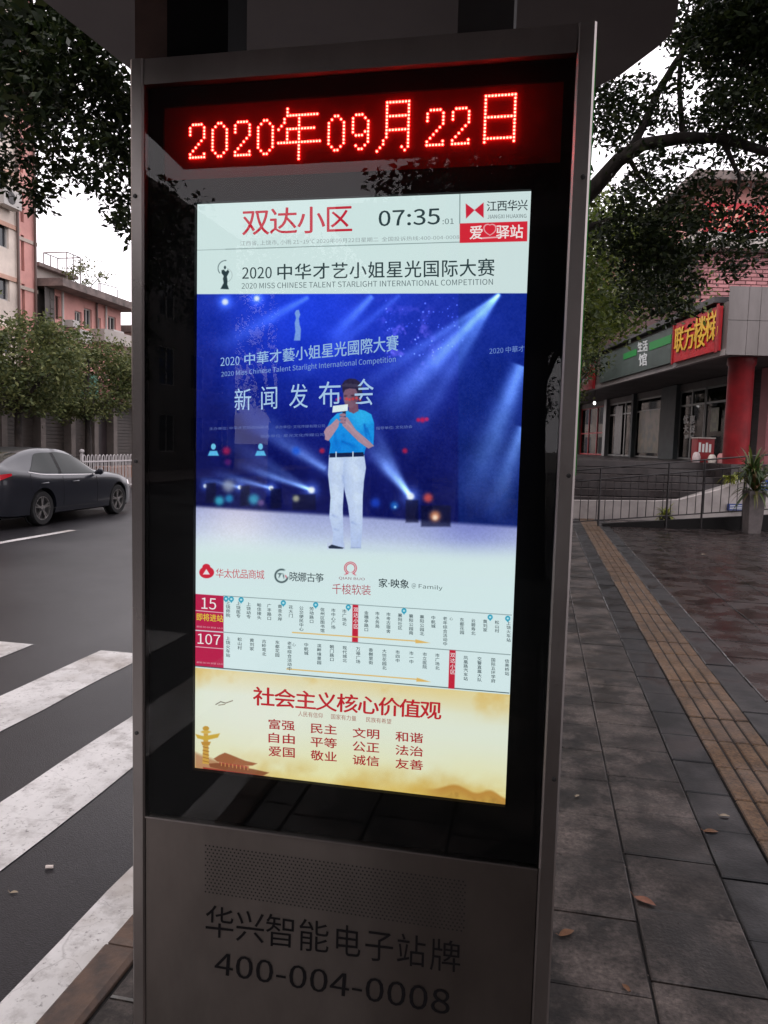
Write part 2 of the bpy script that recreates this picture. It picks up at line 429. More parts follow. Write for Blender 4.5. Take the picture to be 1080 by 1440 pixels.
# stiles with a small chamfer
def stile(x0_, x1_, z0_, z1_):
    c = .004; yf = KY-.006
    pts = [Vector((x0_+c, yf, 0)), Vector((x1_-c, yf, 0)), Vector((x1_, yf+c, 0)), Vector((x1_, KY+D1, 0)), Vector((x0_, KY+D1, 0)), Vector((x0_, yf+c, 0))]
    b = MB(); b.prism(pts, Vector((0, 0, 1)), z0_, z1_); return b
stile(FL, gx0-.001, 0.03, FT).build('frame_stile', M_steel, kiosk)
stile(gx1+.001, FRo, 0.03, FT).build('frame_stile', M_steel, kiosk)
MB().box((gx0+.0005, KY-.004, gz1+.001), (gx1-.0005, KY+D1, FT-.001)).build('frame_rail', M_steel, kiosk)
MB().box((gx0, KY+.06, gz0), (gx1, KY+D1-.002, gz1)).build('cabinet', M_dark, kiosk)
# black mask around the screen, with opening for the screen: 4 strips
SX0, SX1 = -.7227, -.7227+.685; SZ1 = CAMH+.4888; SZ0 = SZ1-1.218
my = KY+.014
b = MB()
LZ0, LZ1 = P(500, 238).z, P(500, 128).z             # LED window rows
lx0, lx1 = P(225, 200).x, P(790, 180).x
b.box((gx0, my, gz0), (SX0, my+.02, SZ1)); b.box((SX1, my, gz0), (gx1, my+.02, SZ1))
b.box((SX0, my, gz0), (SX1, my+.02, SZ0))
b.build('screen_surround', M_black, kiosk)
b = MB(); b.box((gx0, my, SZ1), (gx1, my+.02, LZ0)); b.box((gx0, my, LZ1), (gx1, my+.02, gz1)); b.box((gx0, my, LZ0), (lx0, my+.02, LZ1)); b.box((lx1, my, LZ0), (gx1, my+.02, LZ1))
b.build('header_surround', M_black, kiosk)
MG = glass_mat('kiosk_glass', (.95, .97, .97), 0.0, 1.42)
b = MB(); b.add([(gx0+.0005, KY, gz0+.0005), (gx1-.0005, KY, gz0+.0005), (gx1-.0005, KY, gz1-.0005), (gx0+.0005, KY, gz1-.0005)], [(0, 1, 2, 3)]); b.build('glass_pane', MG, kiosk)
# lower steel panel
panel = MB().box((gx0+.001, KY-.002, 0.03), (gx1-.001, KY+D1-.004, gz0-.003)).build('base_panel', M_steelp, kiosk)
MB().box((gx0, KY-.005, gz0-.003), (gx1, KY-.0005, gz0+.0)).build('glass_retainer', M_steel, kiosk)
MB().box((FL-.01, KY-.02, 0), (FRo+.01, KY+D1+.02, .03)).build('plinth', M_dark, kiosk)
# perforations
M_hole = mat('perforation_black', (.012, .010, .010), .9)
b = MB(); pa, pb = P(290, 1192), P(655, 1243)
hz1 = P(290, 1188).z; hz0 = P(290, 1253).z
rows = 15; n = 0
for r in range(rows):
    z = hz1+(hz0-hz1)*r/(rows-1)
    cx = pa.x + (.0045 if r % 2 else 0)
    while cx < pb.x:
        vs = [(cx+.0022*math.cos(k*PI/3), KY-.0026, z+.0022*math.sin(k*PI/3)) for k in range(6)]
        b.add(vs, [(0, 1, 2, 3, 4, 5)]); cx += .009
b.build('speaker_perforations', M_hole, panel, kind='stuff')
# canopy above, on two short posts
CZ = 2.78
def Z(u, v): p = on_z(u, v, CZ); return Vector((p.x, p.y, 0))
M_can = mat('canopy_underside', (.115, .098, .098), .6, var=.12, scale=2)
lft0, lft1 = Z(60, 0), Z(183, 97)
dirl = (lft1-lft0).normalized()
far = Z(838, 123); c1 = Z(872, 106); c2 = Z(925, 66); c3 = Z(944, 48); c4 = Z(953, 18); c5 = Z(960, -60)
left_far = lft0+dirl*((far.y-lft0.y)/dirl.y)
print('canopy front', lft0, (lft0-dirl*1.5)); fy_ = -.35; lf_ = lft0+dirl*((fy_-lft0.y)/dirl.y)  # front reach added out of view to shade the top rail and glass
pts = [lf_, Vector((c5.x-.1, fy_, 0)), Vector((c5.x, fy_+.12, 0)), c5, c4, c3, c2, c1, far, Vector((left_far.x+.12, far.y+.02, 0)), left_far-dirl*.12]
b = MB(); b.prism(pts, Vector((0, 0, 1)), CZ, CZ+.09); b.build('canopy', M_can, kiosk)
for a_ in ((225, 312), (640, 720)):
    xa, xb = P(a_[0], 60).x, P(a_[1], 60).x
    MB().box((xa, KY+.03, FT-.03), (xb, KY+.13, CZ+.002)).build('canopy_post', M_black if a_[0] < 300 else M_dark, kiosk)
MB().box((P(172, 60).x, KY+.05, FT+.001), (P(222, 60).x, KY+.15, CZ-.001)).build('canopy_bracket', mat('rusty_brown_steel', (.09, .05, .04), .6, var=.3, scale=8), kiosk)
# slim glowing strip standing in for a green reflection on the right frame edge
MB().box((FRo+.0005, KY+.02, 1.5), (FRo+.003, KY+.05, FT-.02)).build('green_reflection_strip', emis('green_reflection_glow', lin((22, 74, 26)), 1.0), kiosk)

for x_ in (FL+.012, FRo-.012):
    for z_ in (.9, 1.5, 2.05):
        b = MB(); b.lathe([(.0045, 0), (.0045, .0015), (.002, .0022)], (0, 0, 0), 10); b.v = [(x_+x, KY-.0062-z, z_+y) for x, y, z in b.v]; b.build('screw', M_dark, kiosk)
# ---- LED board
M_led_board = mat('led_board', (.075, .006, .006), .7, var=.1, scale=30, spec=.1)
ledb = MB().box((lx0, my+.006, LZ0), (lx1, my+.019, LZ1)).build('led_board', M_led_board, kiosk)
DIG = {'2': ["00111100","01000010","01000010","01000010","00000010","00000100","00001000","00010000","00100000","01000010","01111110"],
 '0': ["00011000","00100100","01000010","01000010","01000010","01000010","01000010","01000010","01000010","00100100","00011000"],
 '9': ["00111000","01000100","01000010","01000010","01000010","01000110","00111010","00000010","00000010","00100100","00011000"]}
CJ = {'年': ["0001000000000000","0001000000000000","0001111111111100","0010000100000000","0010000100000000","0100000100000000",
            "1001111111111000","0001000100000000","0001000100000000","0001000100000000","1111111111111110","0000000100000000","0000000100000000","0000000100000000","0000000100000000","0000000100000000"],
 '月': ["0000111111110000","0000100000010000","0000100000010000","0000100000010000","0000111111110000","0000100000010000","0000100000010000","0000100000010000",
       "0000111111110000","0000100000010000","0000100000010000","0001000000010000","0001000000010000","0010000001010000","0100000000100000","0000000000000000"],
 '日': ["0001111111111000","0001000000001000","0001000000001000","0001000000001000","0001000000001000","0001000000001000","0001111111111000","0001000000001000",
       "0001000000001000","0001000000001000","0001000000001000","0001000000001000","0001111111111000","0001000000001000","0000000000000000","0000000000000000"]}
xs = P(258, 190).x; xe = P(742, 165).x
txt = "2020年09月22日"; ncol = sum(16 if c in CJ else 8 for c in txt)
pit = (xe-xs)/ncol
ztop = P(425, 146).z
zrow = (P(425, 146).z-P(425, 219).z)/15.2
dots = []
cx = 0
for ch in txt:
    bm_ = CJ.get(ch) or (["0"*8]*3+DIG[ch])
    for r, row in enumerate(bm_):
        for k, q in enumerate(row):
            if q == '1': dots.append((xs+(cx+k)*pit, ztop-r*zrow))
    cx += 16 if ch in CJ else 8
M_led = emis('led_red', (1.0, .03, .022), 42)
M_ledc = emis('led_core', (1.0, .30, .16), 2.6)
b = MB()
for dx, dz in dots:
    b.lathe([(.0023, 0), (.0023, .0012), (.0011, .0024)], (0, 0, 0), 6)
    # rotate last piece so that it faces the viewer
    for i in range(len(b.v)-18, len(b.v)):
        x_, y_, z_ = b.v[i]; b.v[i] = (dx+x_, my+.0055-z_-.001, dz+y_)
    for i in range(14): b.m[-1-i] = 0
    b.m[-1] = 1
b.build('led_lamps', [M_led, M_ledc], ledb, kind='stuff')

# ---- text helper: maps a text block onto four photo corners in a plane
FONT = None
try:                                       # the plain sans that ships with Blender; the built-in face if it is not there
    import os
    FONT = bpy.data.fonts.load(os.path.join(bpy.utils.system_resource('DATAFILES', path='fonts'), 'Noto Sans CJK Regular.woff2'))
except Exception:
    FONT = None
GL = {}
def text_mesh(body, bold=0.0, spacing=1.0):
    if body not in GL: GL[body] = text_mesh_(body)
    return GL[body]
def text_mesh_(body, spacing=1.0):
    c = bpy.data.curves.new('t', 'FONT'); c.body = body; c.size = 1; c.resolution_u = 3; c.space_character = spacing
    if FONT and any(ord(q) < 128 and q != ' ' for q in body): c.font = FONT
    o = bpy.data.objects.new('t', c); C.objects.link(o)
    dg = bpy.context.evaluated_depsgraph_get(); me = bpy.data.meshes.new_from_object(o.evaluated_get(dg))
    v = np.array([tuple(q.co) for q in me.vertices]); f = [tuple(p_.vertices) for p_ in me.polygons]
    bpy.data.objects.remove(o); bpy.data.curves.remove(c); bpy.data.meshes.remove(me)
    return v, f
_rv, _ = text_mesh('国'); EM = (_rv[:, 0].min(), _rv[:, 0].max(), _rv[:, 1].min(), _rv[:, 1].max())
def putc(name, body, TLc, TRc, BRc, BLc, col, parent, bold=0.0, fill=.9, **k):    # one mesh per character
    n = len(body)
    for i, ch in enumerate(body):
        if ch == ' ': continue
        a = (i+(1-fill)/2)/n; c = (i+1-(1-fill)/2)/n
        if n > 1: a, c = i/(n-1)*(1-fill/n), i/(n-1)*(1-fill/n)+fill/n
        L2 = lambda p, q, t: (p[0]+(q[0]-p[0])*t, p[1]+(q[1]-p[1])*t)
        put(name, ch, L2(TLc, TRc, a), L2(TLc, TRc, c), L2(BLc, BRc, c), L2(BLc, BRc, a), col, parent, bold, bbox=EM, **k)
def quadmap(v, f, TLc, TRc, BRc, BLc, fn, mb, bbox=None):
    x0_, x1_, y0_, y1_ = bbox or (v[:, 0].min(), v[:, 0].max(), v[:, 1].min(), v[:, 1].max())
    out = []
    A, B, Cc, D = fn(*TLc), fn(*TRc), fn(*BRc), fn(*BLc)
    for q in v:
        s = (q[0]-x0_)/(x1_-x0_+1e-9); t = (q[1]-y0_)/(y1_-y0_+1e-9)
        out.append((D*(1-s)+Cc*s)*(1-t) + (A*(1-s)+B*s)*t)
    mb.add(out, f)
sy = KY+.0262
def scr(u, v): return P(u, v, .0255)
def put(name, body, TLc, TRc, BRc, BLc, col, parent, bold=0.0, s=1.0, fn=None, spacing=1.0, mbx=None, bbox=None, material=None):
    v, f = text_mesh(body, bold, spacing)
    b = mbx or MB(); F_ = fn or scr
    quadmap(v, f, TLc, TRc, BRc, BLc, F_, b, bbox)
    if bold > 0:                           # heavier strokes: the same glyphs again, a hair to the side
        hgt = abs(BLc[1]-TLc[1]); q = bold*hgt*.9
        for i, (dx, dy_) in enumerate(((q, 0), (-q, 0), (0, q*.7), (0, -q*.7))):
            sh = lambda c: (c[0]+dx, c[1]+dy_)
            quadmap(v, f, sh(TLc), sh(TRc), sh(BRc), sh(BLc), lambda a, c: F_(a, c)+Vector((0, -.00012*(i+1), 0)), b, bbox)
    if mbx is None: return b.build(name, material or emis('print_%02x%02x%02x' % col, lin(col), s), parent)

# ---- the picture on the screen, painted on a fine grid of pixels
IW, IH = 700, 1246
ix = (np.arange(IW)+.5)/IW*(SX1-SX0)+SX0; iz = SZ0+(np.arange(IH)+.5)/IH*(SZ1-SZ0)
GX, GZ = np.meshgrid(ix, iz)
U, V = proj_np(np.stack([GX, np.full_like(GX, KY+.006), GZ], -1))
img = np.zeros((IH, IW, 3))
def c3(*c): return np.array(c, float)
def blend(mask, col): 
    img[:] = img*(1-mask[..., None])+np.asarray(col)*mask[..., None]
def add_(mask, col): img[:] = img+np.asarray(col)*mask[..., None]
def sm(a, b_, x): t = np.clip((x-a)/(b_-a), 0, 1); return t*t*(3-2*t)
def poly(pts, soft=.6):
    pts = np.array(pts, float); inside = np.zeros(U.shape, bool); dist = np.full(U.shape, 1e9)
    n = len(pts)
    for i in range(n):
        x1_, y1_ = pts[i]; x2_, y2_ = pts[(i+1) % n]
        cond = ((y1_ > V) != (y2_ > V)); 
        with np.errstate(divide='ignore', invalid='ignore'):
            xi = (x2_-x1_)*(V-y1_)/(y2_-y1_+1e-12)+x1_
        inside ^= cond & (U < xi)
        dx, dy = x2_-x1_, y2_-y1_; t = np.clip(((U-x1_)*dx+(V-y1_)*dy)/(dx*dx+dy*dy+1e-9), 0, 1)
        dist = np.minimum(dist, np.hypot(U-x1_-t*dx, V-y1_-t*dy))
    sd_ = np.where(inside, dist, -dist)
    return np.clip(sd_/(2*soft)+.5, 0, 1)
def spot(u, v, r, p=2.): return np.exp(-(((U-u)**2+(V-v)**2)/(r*r))**(p/2))
def ell(u, v, a, b_, soft=.5):
    q = np.hypot((U-u)/a, (V-v)/b_); return np.clip((1-q)*min(a, b_)/(2*soft)+.5, 0, 1)
def beam(a, b_, w0, w1, soft=1.):
    a = np.array(a, float); b_ = np.array(b_, float); d = b_-a; Ln = np.hypot(*d); d = d/Ln
    t = (U-a[0])*d[0]+(V-a[1])*d[1]; s = (U-a[0])*-d[1]+(V-a[1])*d[0]
    tt = np.clip(t/Ln, 0, 1); wv = w0+(w1-w0)*tt
    return np.exp(-(s/wv)**2)*(t > -1)*(1-tt)**.8*np.clip(t/3+.3, 0, 1)
def fbm(sc, seed, octv=5):
    r = np.random.default_rng(seed); out = np.zeros(U.shape); amp = 1; tot = 0
    for o in range(octv):
        g = r.random((66, 66)); xx = (U/sc*2**o) % 64; yy = (V/sc*2**o) % 64
        xi, yi = xx.astype(int), yy.astype(int); fx, fy = xx-xi, yy-yi; fx = fx*fx*(3-2*fx); fy = fy*fy*(3-2*fy)
        out += amp*((g[yi, xi]*(1-fx)+g[yi, xi+1]*fx)*(1-fy)+(g[yi+1, xi]*(1-fx)+g[yi+1, xi+1]*fx)*fy); tot += amp; amp *= .5
    return out/tot
# paper-white background of the page
img[:] = c3(212, 232, 230)
blend(sm(700, 860, V)*.35, c3(222, 240, 246))
blend(sm(560, 745, U)*(V < 420)*.25, c3(205, 214, 216))
def lineY(a, b_): return a[1]+(U-a[0])*(b_[1]-a[1])/(b_[0]-a[0])
# stage photograph
st_top = lineY((271, 411), (740, 409.5))
stm = np.clip(V-st_top+.5, 0, 1)*(V < 800)
depth_col = c3(24, 34, 128)[None, None]*np.ones_like(img)
q = sm(410, 720, V)
depth_col = c3(34, 56, 190)*(1-q[..., None])+c3(16, 22, 92)*q[..., None]
edge_ = np.clip(np.abs(U-500)/240, 0, 1)
depth_col = depth_col*(1-.22*edge_[..., None]**2)
hl = spot(380, 560, 150, 2)[..., None]*c3(-6, -8, -10); depth_col = depth_col+hl
rp = sm(641, 645, U)[..., None]
depth_col = depth_col*(1-rp)+(c3(22, 44, 150)*(1-q[..., None])+c3(18, 34, 104)*q[..., None])*rp
depth_col += (fbm(30, 3)-.5)[..., None]*c3(14, 16, 34)
depth_col += spot(410, 440, 110)[..., None]*c3(2, 14, 46)
fl = lineY((270, 712), (735, 742)); fm = sm(-3, 5, V-fl)[..., None]
ft = np.clip((V-fl)/70, 0, 1)[..., None]
floorc = c3(156, 164, 214)*(1-ft)+c3(222, 236, 246)*ft
floorc = floorc + spot(330, 725, 55)[..., None]*c3(40, 30, 10) - spot(660, 745, 60)[..., None]*c3(30, 30, 10)
stage = depth_col*(1-fm)+floorc*fm
# warm foot lamps and dark gear along the back of the stage
img_keep = img.copy(); img[:] = stage
for (a_, b_, w0, w1, k) in [((702, 410), (528, 592), 3, 26, 150), ((702, 410), (560, 640), 2, 18, 60), ((700, 412), (480, 560), 2, 12, 60), ((521, 413), (455, 482), 4, 12, 75), ((430, 415), (290, 492), 3, 16, 60), ((560, 412), (380, 560), 3, 14, 26),
                            ((733, 512), (655, 715), 10, 26, 105), ((735, 600), (690, 735), 8, 20, 95), ((575, 699), (512, 622), 3, 13, 190), ((575, 699), (500, 560), 2, 14, 60), ((434, 690), (326, 652), 2, 8, 150), ((434, 690), (300, 610), 2, 16, 55),
                            ((376, 687), (290, 664), 2, 8, 110), ((470, 672), (300, 545), 6, 22, 60), ((455, 660), (330, 590), 4, 10, 50), ((332, 686), (270, 672), 2, 6, 90)]:
    add_(beam(a_, b_, w0, w1)*(1-fm[..., 0])*(.8+.4*fbm(20, 51)), c3(.86, 1.12, 1.3)*k)
for x_, y_, r_, k in [(434, 690, 5, 1), (575, 699, 5.5, 1), (376.5, 687, 3.6, .9), (332, 686, 3.2, .9), (283, 684, 3, .8), (311, 422, 4.6, .9), (356, 417, 4, .9)]:
    add_(spot(x_, y_, r_*2.2)*.5*k, c3(120, 170, 255)); blend(spot(x_, y_, r_, 4)*k, c3(240, 248, 255))
for x0_, x1_, y0_, y1_ in [(284, 298, 680, 708), (333, 346, 684, 712), (376, 391, 688, 716), (407, 440, 696, 718), (568, 586, 704, 736), (590, 632, 712, 742)]:
    blend(poly([(x0_, y0_), (x1_, y0_), (x1_, y1_), (x0_, y1_)], 1.6)*.72, c3(14, 16, 46))
for x_, y_, r_, cc in [(303, 705, 7, (60, 190, 215)), (317, 702, 6, (40, 150, 200)), (352, 703, 8, (70, 180, 210)), (362, 708, 5, (120, 90, 150)), (316, 684, 9, (160, 170, 190)), (412, 702, 5, (190, 190, 160)), (600, 701, 7, (230, 90, 80)), (610, 727, 8, (250, 160, 110)), (610, 729, 4, (255, 235, 210)),
                      (552, 712, 6, (30, 110, 210)), (525, 708, 7, (30, 70, 200)), (313, 634, 6, (170, 30, 80)), (567, 634, 4, (190, 30, 70)), (449, 634, 4, (200, 40, 70)), (592, 590, 4, (220, 30, 80)), (586, 590, 3, (220, 30, 80)), (412, 634, 6, (30, 90, 220)), (598, 589, 3, (230, 40, 90)), (315, 650, 5, (90, 30, 110)), (553, 714, 2, (170, 220, 250))]:
    blend(spot(x_, y_, r_, 3)*.8, c3(*cc))
sp = np.random.default_rng(5)
for k in range(70):
    add_(spot(sp.uniform(540, 650), sp.uniform(415, 500), sp.uniform(.7, 1.3))*sp.uniform(.2, .9), c3(110, 120, 220))
cl = np.clip(fbm(16, 9)-.56, 0, 1)*5*spot(568, 470, 38, 2); add_(np.clip(cl, 0, 1), c3(90, 60, 90))
# stage emblem: pale standing figure above the title
blend(poly([(412, 434), (416, 433), (418, 440), (416, 446), (417, 454), (419, 461), (418, 477), (409, 477), (411, 464), (410, 452), (412, 445), (410, 438)], .7)*.75, c3(150, 190, 235))
for x_ in (294.5, 361.5):   # pale busts of the sponsors' logo row
    blend(ell(x_, 628, 3.4, 4.4, .6), c3(110, 195, 235)); blend(poly([(x_-8, 641), (x_-5, 634), (x_+5, 634), (x_+8, 641)], .8), c3(90, 185, 235))
# the speaker
g = sm(538, 640, V)
shadow = poly([(468, 768), (560, 774), (640, 778), (560, 780), (470, 776)], 3)*.12; blend(shadow, c3(120, 140, 190))
L1 = poly([(459, 640), (484, 641), (483, 662), (480, 690), (478.5, 716), (479, 740), (480, 771), (463, 771), (465, 752), (459.5, 728), (461, 700), (457.5, 668)], .6)
L2 = poly([(480, 641), (509, 640), (511.5, 658), (508.5, 678), (507, 700), (506.5, 740), (504.5, 773), (489.5, 773), (489.5, 740), (486, 712), (481, 690), (479, 664)], .6)
legc = c3(206, 222, 246)
for Lm, cx_ in ((L1, 470), (L2, 497)):
    blend(Lm, legc); blend(Lm*np.clip(np.abs(U-cx_)/22, 0, 1)**1.5*.55, c3(150, 172, 226)); blend(Lm*sm(700, 765, V)*.35, c3(150, 168, 224)); blend(Lm*np.clip((fbm(14, 33, 2)-.5)*2, 0, .25), c3(168, 186, 228))
for l_ in (((478, 668), (482, 690), 2), ((463, 725), (475, 731), 2), ((490, 735), (503, 741), 2), ((465, 745), (476, 748), 1.6)):
    blend(beam(l_[0], l_[1], l_[2], l_[2])*.55*np.maximum(L1, L2), c3(140, 160, 215))
blend(poly([(458, 770.5), (463, 767.5), (472, 770), (480, 772), (478, 773.5), (459, 773)], .5), c3(40, 52, 74))
blend(poly([(488, 771), (506, 771), (505, 774), (489, 774)], .5)*.6, c3(150, 165, 205))
# shirt: torso, sleeves
T_ = poly([(470, 581), (486, 577), (497, 574), (510, 577), (519, 582), (523, 594), (523, 612), (522, 628), (513, 626), (510, 634), (509, 639), (459, 639), (461, 624), (458, 616), (453, 612), (455, 603), (461, 590)], .6)
blend(T_, c3(24, 146, 232)); blend(T_*np.clip((fbm(12, 31, 2)-.5)*2, 0, .35), c3(10, 104, 200)); blend(T_*sm(600, 572, V)*.6, c3(52, 184, 240)); blend(T_*spot(505, 590, 18)*.5, c3(62, 196, 244)); blend(T_*spot(478, 625, 16)*.35, c3(16, 110, 214))
for a_, b_, k in (((476, 620), (505, 632), .45), ((509, 595), (514, 626), .5), ((466, 600), (470, 632), .35), ((486, 604), (500, 622), .3), ((512, 600), (520, 624), .4)):
    blend(np.clip(beam(a_, b_, 1.6, 2.6)*k*1.5, 0, 1)*T_, c3(8, 84, 184))
blend(poly([(460, 637.5), (508, 636), (508.5, 642), (459.5, 643.5)], .5), c3(22, 34, 72))
for x_ in (469, 493): blend(poly([(x_-.8, 635), (x_+.8, 635), (x_+.8, 644), (x_-.8, 644)], .4), c3(210, 226, 244))
skin = c3(176, 142, 160)
blend(poly([(453, 612), (451.5, 607), (455, 601), (462, 596), (470, 588), (474, 592), (472, 600), (464, 612), (458, 620), (453, 618)], .6), skin)
blend(poly([(478, 586), (485, 586), (497, 604), (516, 620), (523, 627), (515, 631), (501, 621), (488, 608), (478, 598)], .6), skin*.96)
blend(beam((482, 592), (516, 627), 1.2, 2)*.5, c3(205, 172, 180))
# neck, head, hair
blend(poly([(487, 566), (500, 566), (501, 577), (494, 581), (487, 578)], .6), c3(120, 82, 104))
blend(poly([(479, 547), (483, 541), (497, 541), (502, 548), (501, 560), (497, 569), (489, 573), (482, 569), (479.5, 560)], .7), c3(126, 92, 112)); blend(spot(497, 560, 6)*.5, c3(74, 50, 76)); blend(spot(484, 562, 4)*.5, c3(158, 120, 132))
blend(poly([(478, 548), (477, 540), (481, 534), (488, 531), (496, 531.5), (503, 536), (506, 545), (506, 557), (504, 566), (501, 566), (500, 553), (497, 546), (488, 545), (482, 547), (479, 552)], .7), c3(44, 38, 68))
blend(poly([(474, 541), (484, 538), (507, 540), (506, 543.5), (484, 543)], .5)*.8, c3(66, 60, 88))
for a_, b_ in (((480, 556), (486, 556)), ((490, 555), (497, 556))): blend(beam(a_, b_, 1.2, 1.2)*.9, c3(30, 20, 40))
for x_ in (470, 474, 484, 488, 493, 498, 503): blend(spot(x_, 559 + (x_ % 3), 2.1, 3)*.8, c3(226, 62, 66) if x_ > 480 else c3(214, 40, 106))
blend(beam((487, 557), (485.5, 565), 1, 1.3)*.5, c3(130, 92, 96)); blend(beam((483, 568), (489, 569), .8, .8)*.6, c3(60, 30, 48))
# microphone, hands, cue card
blend(poly([(478, 577), (483, 577), (482, 594), (478.5, 594)], .5), c3(36, 44, 74))
for y_, r_ in ((583, 4.6), (588, 4.9), (592.5, 4.4)):
    blend(ell(478.5, y_, r_, 2.5, .5), c3(160, 122, 142)); blend(beam((473.5, y_+2), (484, y_+2.2), .5, .5)*.8, c3(70, 50, 84))
blend(poly([(464.5, 570), (486, 567.5), (485.5, 577), (463.5, 579.5)], .4), c3(226, 240, 240))
add_((fbm(2.2, 41, 2)-.5)*stm, c3(14, 14, 18)); stage = np.clip(img.copy(), 0, 255); img[:] = img_keep
# bottom of the photograph dissolves into the page
fade = 1-sm(745, 785, V-(U-270)*.03)
blend(stm*np.where(V < 745, 1, 1)*np.maximum(fade, np.maximum(np.maximum(L1, L2)*(V < 774.5), poly([(456, 764), (482, 764), (482, 774), (456, 774)], .5))), stage)
# QR areas are left plain
# logos strip
red = c3(206, 38, 60); dk = c3(44, 62, 66)
blend(ell(285, 807, 10.5, 8.4), red); blend(ell(284.5, 799.5, 5.6, 4.6), red); blend(poly([(284.5, 802), (289.5, 810), (279.5, 810)], .5), c3(235, 225, 228))
ring = np.clip(1-np.abs(np.hypot(U-391.5, V-812)-9)/2.0, 0, 1)*(1-np.clip(spot(400, 808, 6, 4)*1.3, 0, 1)); blend(ring, dk)
for k in ((386, 809, 395, 809), (390, 809, 387, 816), (394, 810, 395, 817), (397, 811, 399, 816)): blend(beam(k[:2], k[2:], .9, .9)*1.2, dk if k[0] < 396 else red)
for rr, ww in ((8.6, .9), (6.4, 1.0)):
    blend(np.clip(1-np.abs(np.hypot(U-489.5, V-801)-rr)/ww, 0, 1)*(1-spot(489.5, 810, 4, 4)), red)
blend(beam((486, 808), (480, 811), 1, 1), red); blend(beam((493, 808), (498, 812), 1, 1), red)
# crown-and-gown emblem beside the headline
blend(poly([(306, 377), (309, 376), (312, 379), (315, 376), (317, 379), (313.5, 386), (314.5, 392), (314, 397), (316.5, 404), (304.5, 403.5), (309, 395), (308, 389), (309, 385), (306, 381)], .5), dk)
blend(ell(310.8, 373, 1.5, 2.4, .4), dk); arc = np.clip(1-np.abs(np.hypot((U-312), (V-374))-11)/1.0, 0, 1)*(U < 313)*(V < 381); blend(arc*.8, dk)
blend(np.clip(1-np.abs(np.hypot((U-311), (V-384))-10)/.7, 0, 1)*(U > 314)*.5, c3(120, 130, 135))
blend(poly([(358+0, 0), (1, 0), (0, 1)], .5)*0, dk)
# header brand block
blend(poly([(653.5, 281.5), (666, 291), (654, 303)], .4), red); blend(poly([(679, 280), (666, 291), (679, 302)], .4), red)
blend(poly([(645, 310), (741.5, 306.8), (741, 335.3), (645, 337.8)], .4), c3(214, 42, 58))
h_ = [(U-688)/8.5, (V-320)/8.0]
hx, hy = h_; heart = np.abs(np.sqrt(np.clip(hx**2+(-hy*1.1-.45*np.sqrt(np.abs(hx)))**2*1.0, 0, None))-1)
blend(np.clip(1-heart/.16, 0, 1), c3(240, 214, 214)); blend(beam((676, 331), (706, 329), 1, 1)*1.1, c3(240, 220, 220)); blend(beam((706, 329), (676, 331), 1, 1)*1.1, c3(240, 220, 220))
def ln(a, b_, wd_=.5, col=dk, k=1.):
    a = np.array(a, float); b_ = np.array(b_, float); d = b_-a; t = np.clip(((U-a[0])*d[0]+(V-a[1])*d[1])/(d@d), 0, 1)
    blend(np.clip((wd_-np.hypot(U-a[0]-t*d[0], V-a[1]-t*d[1]))/.7+.5, 0, 1)*k, col)
ln((645.3, 266), (645, 310), .35); ln((312, 347), (645, 336.5), .35, k=.75); ln((268, 348.5), (312, 347), .3, k=.5)
# route blocks
blend(poly([(267, 837.5), (309, 840.5), (309, 891.5), (267, 888.5)], .4), c3(186, 34, 76)); blend(poly([(267, 890), (309, 893), (309, 943.5), (267, 939.5)], .4), c3(186, 34, 76))
ln((267, 861), (309, 864.6), .5, c3(236, 220, 226)); ln((267, 912.5), (309, 915.8), .5, c3(236, 220, 226))
ln((309, 840.3), (719, 868), .35, k=.7); ln((309, 892), (717, 924.5), .35, k=.8); ln((267, 940), (715, 979), .55, k=1)
blend(poly([(492.6, 853), (500.6, 853.6), (500.2, 906.5), (491.8, 906)], .4), c3(196, 40, 62)); blend(poly([(630.6, 917.5), (639.2, 918.2), (637.6, 973), (628.8, 972.4)], .4), c3(196, 40, 62))
gold = c3(226, 184, 104)
ln((407, 892.5), (590, 905.5), .8, gold); blend(poly([(582, 902.5), (603, 907.6), (582, 908)], .5), gold)
ln((399, 944.5), (586, 959.5), .8, gold); blend(poly([(584, 957), (604, 963.2), (583, 962.6)], .5), gold)
for x_, y_ in ((312.5, 844.5), (320, 845), (334, 846), (394, 850.5), (440, 853.2), (486.5, 856.6), (565.7, 861.8), (688.4, 871), (713.4, 872.8)):
    blend(ell(x_, y_, 3.6, 3.8, .4), c3(46, 158, 190)); blend(ell(x_, y_, 1.7, 1.6, .5), c3(190, 230, 236)); blend(ell(x_, y_+3.6, 1, 1.6, .4), c3(46, 158, 190))
# gold-cloud banner
bt = lineY((267, 942), (715, 981)); bm2 = np.clip(V-bt+.2, 0, 1)
n1 = fbm(120, 21); n2 = fbm(44, 22)
ban = np.ones_like(img)*c3(226, 232, 214)
def bl2(k, c): 
    ban[:] = ban*(1-k[..., None])+c*k[..., None]
bl2(np.clip(1-(V-bt)/34, 0, 1)*(.45+.8*np.abs(n1-.4)), c3(232, 196, 110))
bl2(sm(0, 1, (1-(V-bt)/60))*sm(540, 700, U)*.45, c3(226, 206, 140))
bl2(sm(55, 150, V-bt)*.45*(.5+n1), c3(236, 222, 140))
bl2(spot(350, 1000, 70)*.35, c3(240, 238, 226))
wv = (V-bt)-(112+22*n1-sm(560, 700, U)*4+8*n2+ (U-267)*.01)
bl2(sm(0, 30, wv)*.75, c3(226, 190, 90)); bl2(np.clip((fbm(70, 61)-.5)*4, 0, 1)*sm(-26, 12, wv)*.6, c3(204, 158, 62)); bl2(np.clip((fbm(50, 62)-.52)*4, 0, 1)*np.clip(1-(V-bt)/46, 0, 1)*.7, c3(216, 166, 66))
